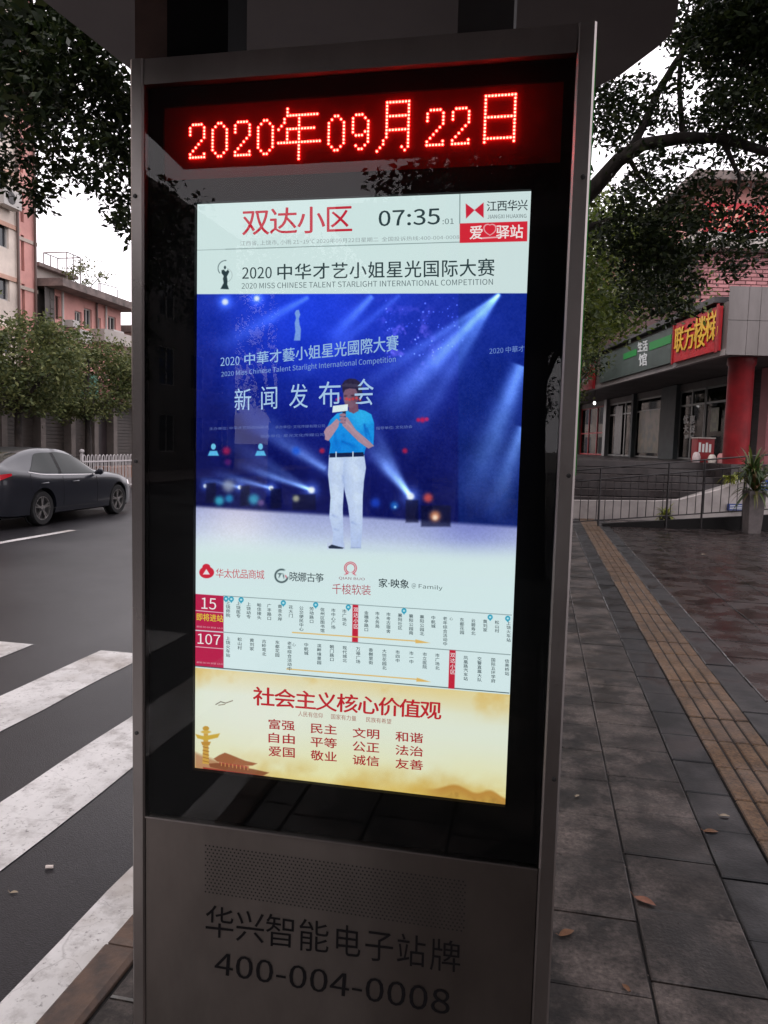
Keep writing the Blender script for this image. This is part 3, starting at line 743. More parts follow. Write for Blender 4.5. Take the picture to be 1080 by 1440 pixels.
hills = (V - (1118 - 12*np.exp(-((U-640)/22)**2) - 10*np.exp(-((U-690)/16)**2) + 8*(n2-.5) + (U-640)*.14))*1.0
bl2(sm(0, 5, hills)*sm(585, 625, U), c3(190, 140, 66)); bl2(sm(6, 18, hills)*sm(600, 640, U)*np.clip((fbm(12, 63)-.45)*5, 0, 1)*.7, c3(140, 86, 38))
bl2(sm(3, 24, hills)*sm(480, 600, U)*.5, c3(214, 190, 92))
keep2 = img.copy(); img[:] = ban
# generic hall roofs and carved column in the corner
blend(poly([(268, 1063), (280, 1068), (320, 1082), (374, 1098), (374, 1112), (268, 1100)], 2.5)*.8, c3(176, 120, 84))
for pts_, col in (([(295, 1072), (303, 1067), (311, 1063.5), (318, 1066), (340, 1075), (357, 1079), (350, 1082), (330, 1082), (300, 1076)], c3(150, 84, 50)),
                 ([(303, 1077), (345, 1083), (345, 1090), (303, 1082)], c3(166, 62, 50)),
                 ([(288, 1079), (300, 1078), (352, 1087), (374, 1092), (366, 1096), (322, 1091), (290, 1084)], c3(132, 76, 48)),
                 ([(280, 1084), (364, 1096), (364, 1102), (280, 1092)], c3(150, 52, 44))):
    blend(poly(pts_, .7)*.9, col)
for k in range(8): ln((306+k*5.4, 1078+k*.8), (306+k*5.4, 1082+k*.9), .5, c3(214, 160, 96))
blend(poly([(281, 1036), (287, 1036), (288.5, 1080), (279, 1079)], .7), c3(206, 160, 74)); blend(poly([(269, 1037), (281, 1040), (304, 1036), (301, 1042), (284, 1046), (272, 1043)], .7), c3(206, 168, 66))
blend(ell(284, 1029, 4.5, 3.4), c3(196, 150, 60)); blend(poly([(277, 1048), (291, 1048), (289, 1053), (279, 1053)], .6), c3(190, 140, 60)); blend(ell(284, 1034, 7, 2.2), c3(214, 176, 84))
for k in range(5): ln((280, 1055+k*5), (288, 1057+k*5), .6, c3(160, 110, 50))
ln((298, 995), (305, 991), .5, c3(90, 80, 70)); ln((305, 991), (312, 993), .5, c3(90, 80, 70)); ln((312, 993), (322, 989.5), .5, c3(110, 95, 80)); ln((302, 996), (311, 994.6), .4, c3(110, 90, 70))
ban2 = img.copy(); img[:] = keep2; blend(bm2, ban2)
img = np.clip(img, 0, 255)/255
# store as an 8-bit style picture made here from numbers
rgba = np.ones((IH, IW, 4), np.float32); rgba[..., :3] = img
pic = bpy.data.images.new('screen_picture', IW, IH, alpha=False); pic.colorspace_settings.name = 'sRGB'
pic.pixels.foreach_set(rgba.ravel()); pic.update(); pic.pack()
ms = bpy.data.materials.new('lit_screen'); ms.use_nodes = True; N = ms.node_tree.nodes; L = ms.node_tree.links; N.clear()
tx = N.new('ShaderNodeTexImage'); tx.image = pic; tx.extension = 'EXTEND'; e = N.new('ShaderNodeEmission'); o_ = N.new('ShaderNodeOutputMaterial')
e.inputs[1].default_value = 1.0
L.new(tx.outputs[0], e.inputs[0]); L.new(e.outputs[0], o_.inputs[0])
b = MB(); sy0 = KY+.006+.020
b.add([(SX0, sy0, SZ0), (SX1, sy0, SZ0), (SX1, sy0, SZ1), (SX0, sy0, SZ1), (SX0, sy0+.03, SZ0), (SX1, sy0+.03, SZ0), (SX1, sy0+.03, SZ1), (SX0, sy0+.03, SZ1)],
      [(0, 1, 2, 3), (4, 7, 6, 5), (0, 4, 5, 1), (1, 5, 6, 2), (2, 6, 7, 3), (3, 7, 4, 0)])
screen = b.build('screen', ms, kiosk)
uv = screen.data.uv_layers.new(name='uv')
for li, c_ in zip(range(4), ((0, 0), (1, 0), (1, 1), (0, 1))): uv.data[li].uv = c_

# ---- printed lettering on the screen
RED = (196, 44, 62); DKT = (48, 66, 70)
putc('stop_name_text', '双达小区', (336, 291), (489, 284), (489, 321), (336, 326), RED, screen, .012)
put('clock_text', '07:35', (529, 291), (616, 287), (616, 310), (529, 313), DKT, screen, .018)
put('clock_text', ':01', (620, 302), (636, 301.5), (636, 309.5), (620, 310), (90, 104, 106), screen)
put('weather_text', '江西省, 上饶市, 小雨 21~19℃ 2020年09月22日星期二  全国投诉热线:400-004-0008', (331, 334), (644, 325), (644, 332), (331, 342), (150, 162, 164), screen)
putc('brand_text', '江西华兴', (684, 277.5), (741, 275), (741, 290), (684, 291.5), (40, 54, 58), screen, .012)
put('brand_text', 'JIANGXI HUAXING', (684, 296.3), (740, 295), (740, 300.6), (684, 302), (80, 92, 96), screen)
put('slogan_text', '爱', (659, 312.5), (677, 312), (677, 331), (659, 331.5), (244, 230, 228), screen, .02)
put('slogan_text', '驿站', (697, 311.5), (735, 310.5), (735, 329.5), (697, 330.5), (244, 230, 228), screen, .02)
put('headline_text', '2020', (334, 372), (376, 371), (376, 387.5), (334, 388.5), DKT, screen, .01)
putc('headline_text', '中华才艺小姐星光国际大赛', (384, 368.5), (693, 360), (693, 384), (384, 389.5), DKT, screen, .012, .82)
put('headline_text', '2020 MISS CHINESE TALENT STARLIGHT INTERNATIONAL COMPETITION', (333, 394.5), (692, 388), (692, 396.5), (333, 402.5), (92, 106, 110), screen)
SB = (150, 186, 226)
put('stage_title_text', '2020', (303, 501), (330, 499), (330, 511), (303, 513), SB, screen)
putc('stage_title_text', '中華才藝小姐星光國際大賽', (337, 496), (556, 469), (556, 491), (337, 512), SB, screen, .012, .84)
put('stage_title_text', '2020 Miss Chinese Talent Starlight International Competition', (304, 521), (553, 498), (553, 509.5), (304, 530), (128, 160, 214), screen)
for k, ch in enumerate('新闻发布会'):
    xa = [323, 361, 401, 443, 493][k]; ww = [25, 24, 28, 33, 30][k]; b = MB()
    ya = 560.5-(xa-323)*.062; hh = 16+k*.9
    put('x', ch, (xa, ya-hh+1), (xa+ww*.95, ya-hh), (xa+ww*.95, ya+hh-1), (xa, ya+hh), SB, screen, 0, mbx=b)
    sel = []
    for f in b.f:                          # the speaker stands in front of part of the last glyphs
        c_ = np.mean([b.v[i] for i in f], 0); u_, vv_ = proj_np(c_[None])
        if not (479 < u_[0] < 506 and vv_[0] > 531): sel.append(f)
    b.f = sel; b.m = [0]*len(sel)
    b.build('stage_event_text', emis('print_stage', lin((168, 200, 234))), screen)
put('stage_title_text', '2020 中華才', (687, 487), (737, 483), (737, 492), (687, 496), (110, 140, 205), screen)
put('stage_small_text', '主办单位: 中华才艺协会组委会', (287, 600.5), (372, 597.5), (372, 602), (287, 604.5), (92, 110, 178), screen)
put('stage_small_text', '承办单位: 文化传媒有限公司', (381, 598), (452, 596), (452, 600.5), (381, 602.5), (92, 110, 178), screen)
put('stage_small_text', '指导单位: 文化协会', (525, 599.5), (577, 597), (577, 601.5), (525, 604), (100, 118, 184), screen)
put('stage_small_text', '协办单位: 星光文化传媒公司', (360, 611), (451, 608.5), (451, 613), (360, 615.5), (92, 110, 178), screen)
putc('sponsor_text', '华太优品商城', (297, 802.5), (365, 805), (365, 817.5), (297, 815), (200, 60, 78), screen, 0)
putc('sponsor_text', '晓娜古筝', (402, 807), (450, 810), (450, 822), (402, 820), (66, 80, 84), screen, .01)
put('sponsor_text', 'QIAN BUO', (472, 813.8), (509, 815.5), (509, 820), (472, 818.4), (140, 70, 84), screen)
putc('sponsor_text', '千梭软装', (463, 824), (517, 826.5), (517, 840.5), (463, 838.5), (178, 80, 94), screen)
put('sponsor_text', '家·映象', (529, 816), (572, 818), (572, 831), (529, 829), (46, 62, 66), screen, .015)
put('sponsor_text', '@', (576, 823), (582, 823.5), (582, 831), (576, 830.5), (80, 96, 100), screen)
put('sponsor_text', 'Family', (586, 824), (620, 827), (620, 834.5), (586, 832), (76, 92, 96), screen)
WH = (240, 232, 234)
put('route_number_text', '15', (276, 843.5), (297, 845), (297, 861), (276, 859.5), WH, screen)
put('route_number_text', '107', (270.5, 894.5), (303, 897), (303, 911.5), (270.5, 909.5), WH, screen)
put('arrival_text', '即将进站', (269, 865.5), (307, 868.5), (307, 878.5), (269, 876), (226, 206, 60), screen, .012)
for t_, yy in (('首班 06:30 末班 18:00', 885), ('首班 06:30 末班 18:00', 936)): put('timetable_text', t_, (269, yy-1.6), (308, yy+1.4), (308, yy+4), (269, yy+1), (226, 170, 186), screen)
row1 = [(233, '上饶师院'), (297, '上饶医专'), (360, '上饶幼专'), (425, '帕佳接头'), (487, '广丰路口'), (553, '黄金水岸'), (620, '花大门'), (685, '公交便民中心'), (748, '劳动路口'), (815, '信州区图书馆'), (882, '市中心广场'), (950, '市广场北')]
row1 = [(260+x/4.32, t) for x, t in row1]+[(490+x/4.32, t) for x, t in ((92, '金穗亭路口'), (160, '市水务局'), (228, '市考古宿舍'), (300, '襄阳社区'), (368, '襄阳公园南'), (435, '襄阳公园北'), (505, '中航城'), (578, '老年综合活动中'), (682, '东都花园'), (752, '云碧寿北'), (825, '黄刘家'), (898, '松山村'), (970, '上饶火车站'))]
row2 = [(233, '上饶火车站'), (305, '松山村'), (380, '黄刘家'), (455, '古岭弯北'), (537, '东都花园'), (612, '老年综合活动中'), (715, '中航城'), (795, '滨畔境景园'), (873, '朝门路口'), (952, '现代城北'), (1035, '万福广场')]
row2 = [(260+x/4.32, t) for x, t in row2]+[(490+x/4.32, t) for x, t in ((120, '香榭里街'), (203, '大坊花园北'), (285, '市四中'), (370, '市一中'), (452, '市立医院'), (530, '市广场北'), (705, '凤凰路汽车站'), (790, '交警直属大队'), (875, '国际五环学府'), (960, '信美桥站'))]
for row, base, sl in ((row1, 851, .074), (row2, 902, .082)):
    for x_, t in row:
        y_ = base+(x_-314)*sl
        b = MB()
        for k, ch in enumerate(t):
            yy = y_+k*6.0
            put('x', ch, (x_-2.7, yy-2.8), (x_+2.7, yy-2.4), (x_+2.7, yy+2.6), (x_-2.7, yy+2.2), DKT, screen, .02, mbx=b, bbox=EM)
        b.build('route_stop_text', emis('print_stops', lin((58, 76, 82))), screen)
for x_, y_ in ((632.5, 874), (408, 911)): put('route_stop_text', '心', (x_-2.5, y_-2.4), (x_+2.5, y_-2), (x_+2.5, y_+2.4), (x_-2.5, y_+2), DKT, screen)
for x_, y_, t in ((496.4, 861, '双达小区'), (634.6, 926, '双达小区')):
    b = MB()
    for k, ch in enumerate(t):
        yy = y_+k*8; put('x', ch, (x_-3.1, yy-3.4), (x_+3.1, yy-3), (x_+3.1, yy+3.4), (x_-3.1, yy+3), WH, screen, .01, mbx=b, bbox=EM)
    b.build('current_stop_text', emis('print_w2', lin((240, 226, 230))), screen)
putc('banner_heading_text', '社会主义核心价值观', (352, 972), (617, 994), (616, 1018), (352, 997), (190, 40, 48), screen, .028)
for t_, a_, c_ in (('人民有信仰', 414, 449), ('国家有力量', 461, 497), ('民族有希望', 511, 547)): put('banner_small_text', t_, (a_, 1005.5+(a_-414)*.087), (c_, 1005.5+(c_-414)*.087), (c_, 1013+(c_-414)*.087), (a_, 1013+(a_-414)*.087), (164, 96, 84), screen)
for r_, row in enumerate((('富强', '民主', '文明', '和谐'), ('自由', '平等', '公正', '法治'), ('爱国', '敬业', '诚信', '友善'))):
    for c_, t in enumerate(row):
        xa, xb = ((372, 409), (432, 469), (492, 529.5), (553, 592))[c_]; yc = (1025, 1031, 1037.5, 1043)[c_]+r_*19.3
        put('banner_values_text', t, (xa, yc-8.4), (xb, yc-5.4), (xb, yc+8.6), (xa, yc+5.8), (170, 44, 48), screen, .024)
# lettering etched on the steel panel
M_etch = mat('black_etching', (.008, .007, .008), .9, spec=.1)
def pan(u, v): return P(u, v, -.0028)
for k, ch in enumerate('华兴智能电子站牌'):
    s0 = [292, 335, 377, 423, 472, 516, 561, 608][k]; wdt = [36, 36, 38, 38, 34, 36, 36, 38][k]
    yt = 1272+(s0-292)*.148; 
    put('maker_name_lettering', ch, (s0, yt+1), (s0+wdt, yt+wdt*.148+1), (s0+wdt-1, yt+wdt*.148+42), (s0-1, yt+44), DKT, panel, 0, fn=pan, material=M_etch, bbox=EM)
put('phone_number_lettering', '400-004-0008', (304, 1337), (634, 1392), (632, 1426), (302, 1368), DKT, panel, .006, fn=pan, material=M_etch)

# ================================================================== STREET TREES
def leaf_cloud(centers, radii, n_per_m3, size, seed=1, flat=.8, shell=.0, mins=40, clump=26):
    r = np.random.default_rng(seed); allv = []
    for c, R_ in zip(centers, radii):
        n = int(max(mins, n_per_m3*4.19*R_**3*flat))
        # small twig-level clumps inside the mass, so light shows between them
        k = max(6, n//clump); cc = r.normal(size=(k, 3)); cc /= np.linalg.norm(cc, axis=1)[:, None]
        cc *= (r.random((k, 1))**.45)*R_; cc[:, 2] *= flat
        idx = r.integers(0, k, n)
        p = np.array(c)+cc[idx]+r.normal(size=(n, 3))*np.array([.13, .13, .10])*min(1.6, .5+R_)
        allv.append(p)
    p = np.concatenate(allv); n = len(p)
    d = r.normal(size=(n, 3)); d[:, 2] = d[:, 2]*.6-.35; d /= np.linalg.norm(d, axis=1)[:, None]
    a = r.normal(size=(n, 3)); s = np.cross(d, a); s /= np.linalg.norm(s, axis=1)[:, None]; nn = np.cross(d, s)
    sz = size*r.uniform(.65, 1.25, (n, 1)); wd_ = sz*.24
    v = np.stack([p, p+d*sz*.5+s*wd_+nn*wd_*.3, p+d*sz, p+d*sz*.5-s*wd_+nn*wd_*.3], 1).reshape(-1, 3)
    return v
def leaf_obj(name, v, m, parent, kind='stuff'):
    n = len(v)//4
    me = bpy.data.meshes.new(name); me.vertices.add(len(v)); me.vertices.foreach_set('co', v.astype(np.float32).ravel())
    me.loops.add(4*n); me.loops.foreach_set('vertex_index', np.arange(4*n, dtype=np.int32))
    me.polygons.add(n); me.polygons.foreach_set('loop_start', np.arange(0, 4*n, 4, dtype=np.int32))
    try: me.polygons.foreach_set('loop_total', np.full(n, 4, np.int32))
    except Exception: pass
    me.materials.append(m); me.update(calc_edges=True)
    return tag(link(bpy.data.objects.new(name, me), parent), kind=kind)
M_bark = mat('dark_bark', (.055, .042, .036), .85, base2=(.02, .016, .015), scale=9, bump=.8, bscale=30, stretch=(1, 1, .3), dist=.02)
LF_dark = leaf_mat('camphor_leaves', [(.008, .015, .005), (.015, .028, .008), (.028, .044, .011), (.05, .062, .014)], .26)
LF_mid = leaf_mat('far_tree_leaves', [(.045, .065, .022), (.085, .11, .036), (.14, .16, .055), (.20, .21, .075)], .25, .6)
LF_lit = leaf_mat('lit_yellow_green_leaves', [(.03, .05, .012), (.08, .11, .02), (.15, .18, .035)], .4)  # paler greens put the brighter light on the second tree into the colour
def limb_to(b, a, c, r0, r1, sag=.12, n=6, seed=0):
    r = random.Random(seed); a = Vector(a); c = Vector(c); pts = []
    L_ = (c-a).length
    for i in range(n+1):
        t = i/n; p = a.lerp(c, t)+Vector((0, 0, math.sin(PI*t)*L_*sag))
        if 0 < i < n: p += Vector((r.uniform(-1, 1), r.uniform(-1, 1), r.uniform(-1, 1)))*L_*.03
        pts.append(p)
    b.tube(pts, [r0+(r1-r0)*i/n for i in range(n+1)], 7)

# big tree behind the display; crown hangs over both sides of it
t1 = empty('street_tree', (on_z(700, 800, 0).x, 9.2, 0), 'big dark camphor tree standing behind the display with its crown spread over both sides', 'tree')
bx, by = t1.location.x, t1.location.y
b = MB()
fork = on_d(742, 400, 9.1)
b.tube([(bx, by, -.05), (bx+.02, by, .25), (bx, by, 1.2), Vector(fork)+Vector((-.1, 0, -.5)), fork], [.30, .22, .19, .17, .15], 12)
def pl(pts): return [on_d(u, v, D) for u, v, D in pts]
b.tube(pl([(742, 400, 9.1), (800, 300, 8.9), (835, 265, 8.7), (870, 225, 8.5), (905, 203, 8.4), (960, 194, 8.2), (1015, 194, 8.0), (1080, 214, 7.8), (1160, 220, 7.6)]), [.13, .10, .088, .078, .068, .06, .05, .045, .02], 10)
b.tube(pl([(868, 228, 8.5), (890, 205, 8.6), (907, 172, 8.6), (925, 130, 8.7), (950, 88, 8.8), (990, 35, 8.8), (1030, -60, 8.9)]), [.06, .05, .045, .042, .038, .03, .02], 8)
b.tube(pl([(800, 345, 9.3), (832, 318, 9.2), (868, 307, 9.2), (925, 312, 9.2), (985, 330, 9.1)]), [.06, .045, .035, .03, .015], 8)
b.tube(pl([(742, 400, 9.1), (700, 250, 9.2), (600, 60, 9.3), (480, -120, 9.4), (300, -160, 9.2), (120, -40, 9.0)]), [.13, .12, .10, .08, .06, .03], 9)
b.tube(pl([(690, 220, 9.2), (720, 40, 9.4), (800, -140, 9.4), (900, -200, 9.2)]), [.10, .08, .06, .03], 8)
b.tube(pl([(300, -160, 9.2), (180, 40, 9.0), (120, 170, 8.9), (100, 240, 8.9)]), [.05, .035, .02, .008], 6)
b.tube(pl([(300, -160, 9.2), (60, -20, 9.0), (20, 120, 8.9)]), [.05, .03, .01], 6)
b.tube(pl([(960, 194, 8.2), (955, 120, 8.2), (958, 60, 8.3), (970, 0, 8.3)]), [.03, .026, .02, .01], 6)
b.tube(pl([(880, 215, 8.5), (900, 250, 8.5), (940, 300, 8.5), (955, 360, 8.5)]), [.03, .022, .014, .006], 6)
b.tube(pl([(1015, 194, 8.0), (1040, 250, 8.0), (1030, 310, 8.0)]), [.03, .02, .008], 6)
b.tube(pl([(1015, 194, 8.0), (1030, 150, 8.0), (1050, 60, 8.0)]), [.03, .02, .008], 6)
b.build('trunk', M_bark, t1, smooth=True)
# clumps: (u, v, distance, radius in photo pixels) over the parts of the crown that show, then the hidden and overhead mass
cl = []
for row in [(-10, 20, 30), (10, 60, 40), (45, 20, 40), (60, 75, 40), (20, 120, 32), (70, 130, 32), (100, 60, 38), (110, 118, 30), (150, 100, 34), (150, 150, 34), (35, 175, 26), (20, 215, 18), (75, 185, 22), (112, 178, 16), (150, 198, 26),
            (185, 150, 36), (185, 215, 34), (62, 222, 22), (95, 228, 18), (40, 250, 16), (58, 272, 12), (100, 240, 12), (128, 236, 14), (150, 248, 16), (178, 262, 18), (160, 285, 12), (180, 300, 14), (188, 325, 10), (163, 305, 7), (125, 258, 9), (70, 255, 12), (10, 255, 12), (50, 286, 6), (200, 330, 14), (215, 280, 30), (25, 100, 34),
            (85, 30, 30), (130, 45, 24), (45, 150, 22), (90, 155, 22), (0, 155, 26), (125, 205, 14), (0, 235, 12)]:
    cl.append((row[0], row[1], random.uniform(8.0, 9.6), row[2], 1.))
for row in [(975, 25, 34), (1020, 20, 40), (1065, 30, 42), (1000, 62, 26), (1040, 75, 34), (1075, 90, 40), (985, 95, 12), (1030, 100, 14), (1010, 140, 24), (1050, 150, 34), (1080, 160, 30), (985, 155, 14), (860, 130, 26), (885, 150, 26), (850, 165, 20), (915, 160, 16), (905, 120, 12), (940, 150, 16),
            (960, 175, 16), (1000, 175, 18), (1040, 185, 22), (1080, 190, 22), (875, 185, 16), (845, 180, 12), (862, 198, 8), (1080, 245, 18), (1050, 225, 12), (980, 215, 12), (1010, 222, 10), (920, 215, 10), (945, 225, 11),
            (900, 245, 18), (930, 255, 15), (880, 262, 13), (958, 262, 14), (985, 255, 10), (1000, 270, 12), (1030, 268, 15), (1065, 280, 20), (870, 290, 15), (895, 285, 22), (925, 285, 22), (955, 295, 22), (985, 300, 18), (850, 330, 12), (880, 330, 24), (920, 330, 30), (960, 330, 26), (895, 365, 26), (935, 370, 30), (965, 360, 20),
            (975, 395, 14), (920, 400, 26), (950, 410, 22), (885, 395, 18), (930, 430, 16), (905, 425, 16), (960, 432, 12), (885, 415, 12), (1010, 330, 14), (1030, 345, 18), (1060, 330, 22), (1045, 360, 14), (1030, 375, 8), (1080, 345, 18), (1055, 300, 12), (1020, 300, 8), (985, 345, 10), (965, 50, 10), (970, 80, 8), (950, 120, 8)]:
    cl.append((row[0], row[1], random.uniform(7.6, 9.2), row[2], 1.))
cen = []; rad = []
for u, v, D, rp_, k in cl:
    p = on_d(u, v, D); cen.append(tuple(p)); rad.append((1.12 if u < 260 else 1.24)*rp_*D/FPX)
li = [i for i in range(len(cl)) if cl[i][0] < 260]; ri = [i for i in range(len(cl)) if cl[i][0] >= 260]
v1 = np.concatenate([leaf_cloud([cen[i] for i in li], [rad[i] for i in li], 6500, .09, 11, .9, mins=90, clump=52),
                     leaf_cloud([cen[i] for i in ri], [rad[i] for i in ri], 8500, .072, 13, .9, mins=120, clump=60)])
# overhead and hidden mass
r = np.random.default_rng(4); cen = []; rad = []
while len(cen) < 150:
    p = np.array([r.uniform(-7.5, 7.5), r.uniform(2.2, 14), r.uniform(4.6, 9.5)])
    q = (p-np.array([-.2, 8.2, 6.2]))/np.array([7.6, 6.2, 3.6])
    if (q**2).sum() > 1: continue
    u, v = proj_np(p[None]); 
    dd = (p-np.array(CO))@np.array(CF)
    R_ = r.uniform(.6, 1.05)
    rpx = R_*FPX/max(dd, .5)
    if dd > .2 and (-rpx*.7 < u[0] < 185+rpx or 830-rpx < u[0] < 1080+rpx*.7) and v[0] > -rpx*1.0: continue
    if p[1] < 4 and p[2] < 5.5: continue
    cen.append(tuple(p)); rad.append(R_)
v2 = leaf_cloud(cen, rad, 520, .15, 12, .75)
print('leaves', len(v1)//4, len(v2)//4)
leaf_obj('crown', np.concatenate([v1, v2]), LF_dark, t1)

def simple_tree(name, label, base, h, trunk_h, cr, n, leaf, lm, seed, group=None, lean=0, ncl=26, dens=120, flat=.8, fork=2):
    r = random.Random(seed); e = empty(name, base, label, 'tree', group); bx_, by_, bz_ = base
    b = MB(); top = Vector((bx_+lean, by_, bz_+trunk_h))
    b.tube([(bx_, by_, bz_-.1), (bx_+.03, by_, bz_+.3), (bx_+lean*.5, by_, bz_+trunk_h*.6), top], [.2*h/6, .15*h/6, .13*h/6, .12*h/6], 9)
    cen = []; rad = []; cz = bz_+trunk_h+(h-trunk_h)*.48
    for i in range(ncl):
        a = r.uniform(0, 2*PI); zz = r.uniform(-1, 1); q = math.sqrt(1-zz*zz)*r.uniform(.45, .85)
        c = Vector((bx_+lean+cr*q*math.cos(a), by_+cr*q*math.sin(a), cz+(h-trunk_h)*.42*zz*r.uniform(.6, .95)))
        cen.append(tuple(c)); rad.append(r.uniform(.2, .36)*cr)
        if i % 3 == 0: limb_to(b, top, c, .07*h/6, .012, .05, 5, i)
    b.build('trunk', M_bark, e, smooth=True)
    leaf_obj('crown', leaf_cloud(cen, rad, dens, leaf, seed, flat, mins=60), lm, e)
    return e
def sheetpt_x(u, v, X): return on_x(u, v, X)
TX = FARX-1.3
ya = on_x(30, 600, TX).y; yb = on_x(118, 600, TX).y
def far_tree(u, X, h, th, cr, seed, lab, **k):
    y = on_x(u, 600, X).y
    return simple_tree('street_tree', lab, (X, y, -.02), h, th, cr, 0, .14, LF_mid, seed, 'round trees across the road', **k)
far_tree(26, TX, 5.1, 2.15, 2.25, 21, 'round olive green tree across the road in front of the cream block', ncl=40, dens=360)
far_tree(124, TX, 4.9, 2.1, 2.2, 25, 'round olive green tree across the road in front of the green shop board', ncl=44, dens=330)
far_tree(-95, TX, 5.8, 2.2, 2.5, 29, 'olive green tree across the road just beyond the left edge', ncl=22, dens=120)
far_tree(212, TX, 5.2, 2.2, 2.2, 33, 'olive green tree across the road half hidden behind the display', ncl=24, dens=120)
# lighter trees on the right, farther along the pavement
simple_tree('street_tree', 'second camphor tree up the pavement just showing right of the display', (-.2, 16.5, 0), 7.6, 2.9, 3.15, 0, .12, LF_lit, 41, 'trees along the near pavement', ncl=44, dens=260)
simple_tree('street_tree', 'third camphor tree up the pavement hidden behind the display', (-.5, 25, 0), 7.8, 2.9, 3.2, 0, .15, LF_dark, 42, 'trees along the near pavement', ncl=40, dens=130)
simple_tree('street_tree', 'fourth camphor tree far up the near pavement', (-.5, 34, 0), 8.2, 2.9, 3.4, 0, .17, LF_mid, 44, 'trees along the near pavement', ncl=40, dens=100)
p = on_d(790, 600, 31)
simple_tree('pavement_tree', 'farther green tree down the pavement behind the display', (p.x, p.y, 0), 8.5, 3, 2.8, 0, .16, LF_mid, 43, ncl=24, dens=90)
# trees behind the photographer (seen in the glass)
for i, (x_, y_, h_, cr_, sd_) in enumerate(((1.1, -7.5, 8.5, 3.3, 51), (-2.6, -14.5, 7.0, 2.6, 52), (3.6, -13, 10, 3.8, 53), (-7.2, -17, 8.2, 2.8, 54), (-.6, -22, 12, 4.6, 55), (4.8, -4.5, 8.5, 2.6, 56), (-.1, -6.4, 7.2, 2.4, 57), (-9.5, -11, 9.5, 3.2, 59))):
    simple_tree('street_tree', 'dark leafy street tree standing behind the viewpoint', (x_, y_, 0 if x_ > -1.2 else ROADZ), h_, (2.2, 2.2, 2.2, 2.2, 2.2, 2.2, 3.0, 2.4)[i], cr_, 0, .16, LF_dark, sd_, 'trees behind the viewpoint', ncl=34, dens=170)
for o in [o for o in bpy.data.objects if o.get('group') == 'trees behind the viewpoint']: o['label'] = 'dark leafy street tree standing behind the viewpoint'

# ================================================================== FACADES
def facade(b, T, u0, u1, v0, v1, holes, dep=.18):
    us = sorted({u0, u1, *[h[0] for h in holes], *[h[1] for h in holes]}); vs = sorted({v0, v1, *[h[2] for h in holes], *[h[3] for h in holes]})
    us = [x for x in us if u0 <= x <= u1]; vs = [x for x in vs if v0 <= x <= v1]
    for i in range(len(us)-1):
        for j in range(len(vs)-1):
            cu, cv = (us[i]+us[i+1])/2, (vs[j]+vs[j+1])/2
            if any(h[0] < cu < h[1] and h[2] < cv < h[3] for h in holes): continue
            b.add([T(us[i], vs[j], 0), T(us[i+1], vs[j], 0), T(us[i+1], vs[j+1], 0), T(us[i], vs[j+1], 0)], [(0, 1, 2, 3)])
    for h in holes:
        a, c, d, e = h
        for q in (((a, d), (c, d)), ((c, d), (c, e)), ((c, e), (a, e)), ((a, e), (a, d))):
            b.add([T(*q[0], 0), T(*q[1], 0), T(*q[1], dep), T(*q[0], dep)], [(0, 1, 2, 3)])
M_wglass = mat('dark_window_glass', (.018, .022, .028), .12, spec=.6, var=.3, scale=.6)
M_bglass = mat('blue_window_glass', (.015, .03, .075), .1, spec=.8, var=.4, scale=.8)
M_frame = mat('pale_window_frame', (.42, .40, .38), .5)
M_frameb = mat('brown_window_frame', (.10, .06, .05), .5)
def window(parent, T, h, dep=.12, gm=None, fm=None, mull=1, bar=.05):
    a, c, d, e = h; b = MB(); gm = gm or M_wglass; fm = fm or M_frame
    def bx_(p, q, r_, s_, d0, d1): b.box((p, r_, d0), (q, s_, d1), T=lambda x, y, z: T(x, y, z))
    bx_(a+.002, a+bar, d+.002, e-.002, dep-.05, dep); bx_(c-bar, c-.002, d+.002, e-.002, dep-.05, dep)
    bx_(a+bar+.001, c-bar-.001, d+.002, d+bar, dep-.05, dep); bx_(a+bar+.001, c-bar-.001, e-bar, e-.002, dep-.05, dep)
    for k in range(mull):
        x = a+(c-a)*(k+1)/(mull+1); bx_(x-bar/2, x+bar/2, d+bar+.001, e-bar-.001, dep-.045, dep-.002)
    w_ = b.build('window', fm, parent)
    g = MB(); g.box((a+.003, d+.003, dep+.001), (c-.003, e-.003, dep+.02), T=lambda x, y, z: T(x, y, z)); g.build('pane', gm, w_)
    return w_
def TX_(X): return lambda u, v, d: Vector((X-d, u, v))      # facade facing +X, u = world Y
def Yx(u, X, v=600): return on_x(u, v, X).y
def Zx(u, v, X): return on_x(u, v, X).z
M_cream = mat('cream_render', (.66, .57, .50), .8, var=.22, scale=.8, bump=.1, bscale=30)
M_pinkr = mat('pink_render', (.62, .31, .275), .8, var=.2, scale=.7, bump=.1, bscale=30)
M_peach = mat('peach_band', (.56, .34, .26), .8, var=.15, scale=2)
M_greyr = mat('grey_stained_wall', (.155, .14, .132), .85, base2=(.09, .08, .075), scale=1.6, stretch=(1, 1, .3), bump=.2, bscale=20)
M_roofc = mat('weathered_concrete', (.22, .17, .155), .85, base2=(.09, .075, .07), scale=2.5, bump=.2, bscale=25)
M_pale = mat('pale_render', (.42, .38, .35), .8, var=.15, scale=1)
M_dkwall = mat('dark_grey_wall', (.05, .045, .045), .8, var=.2, scale=1)
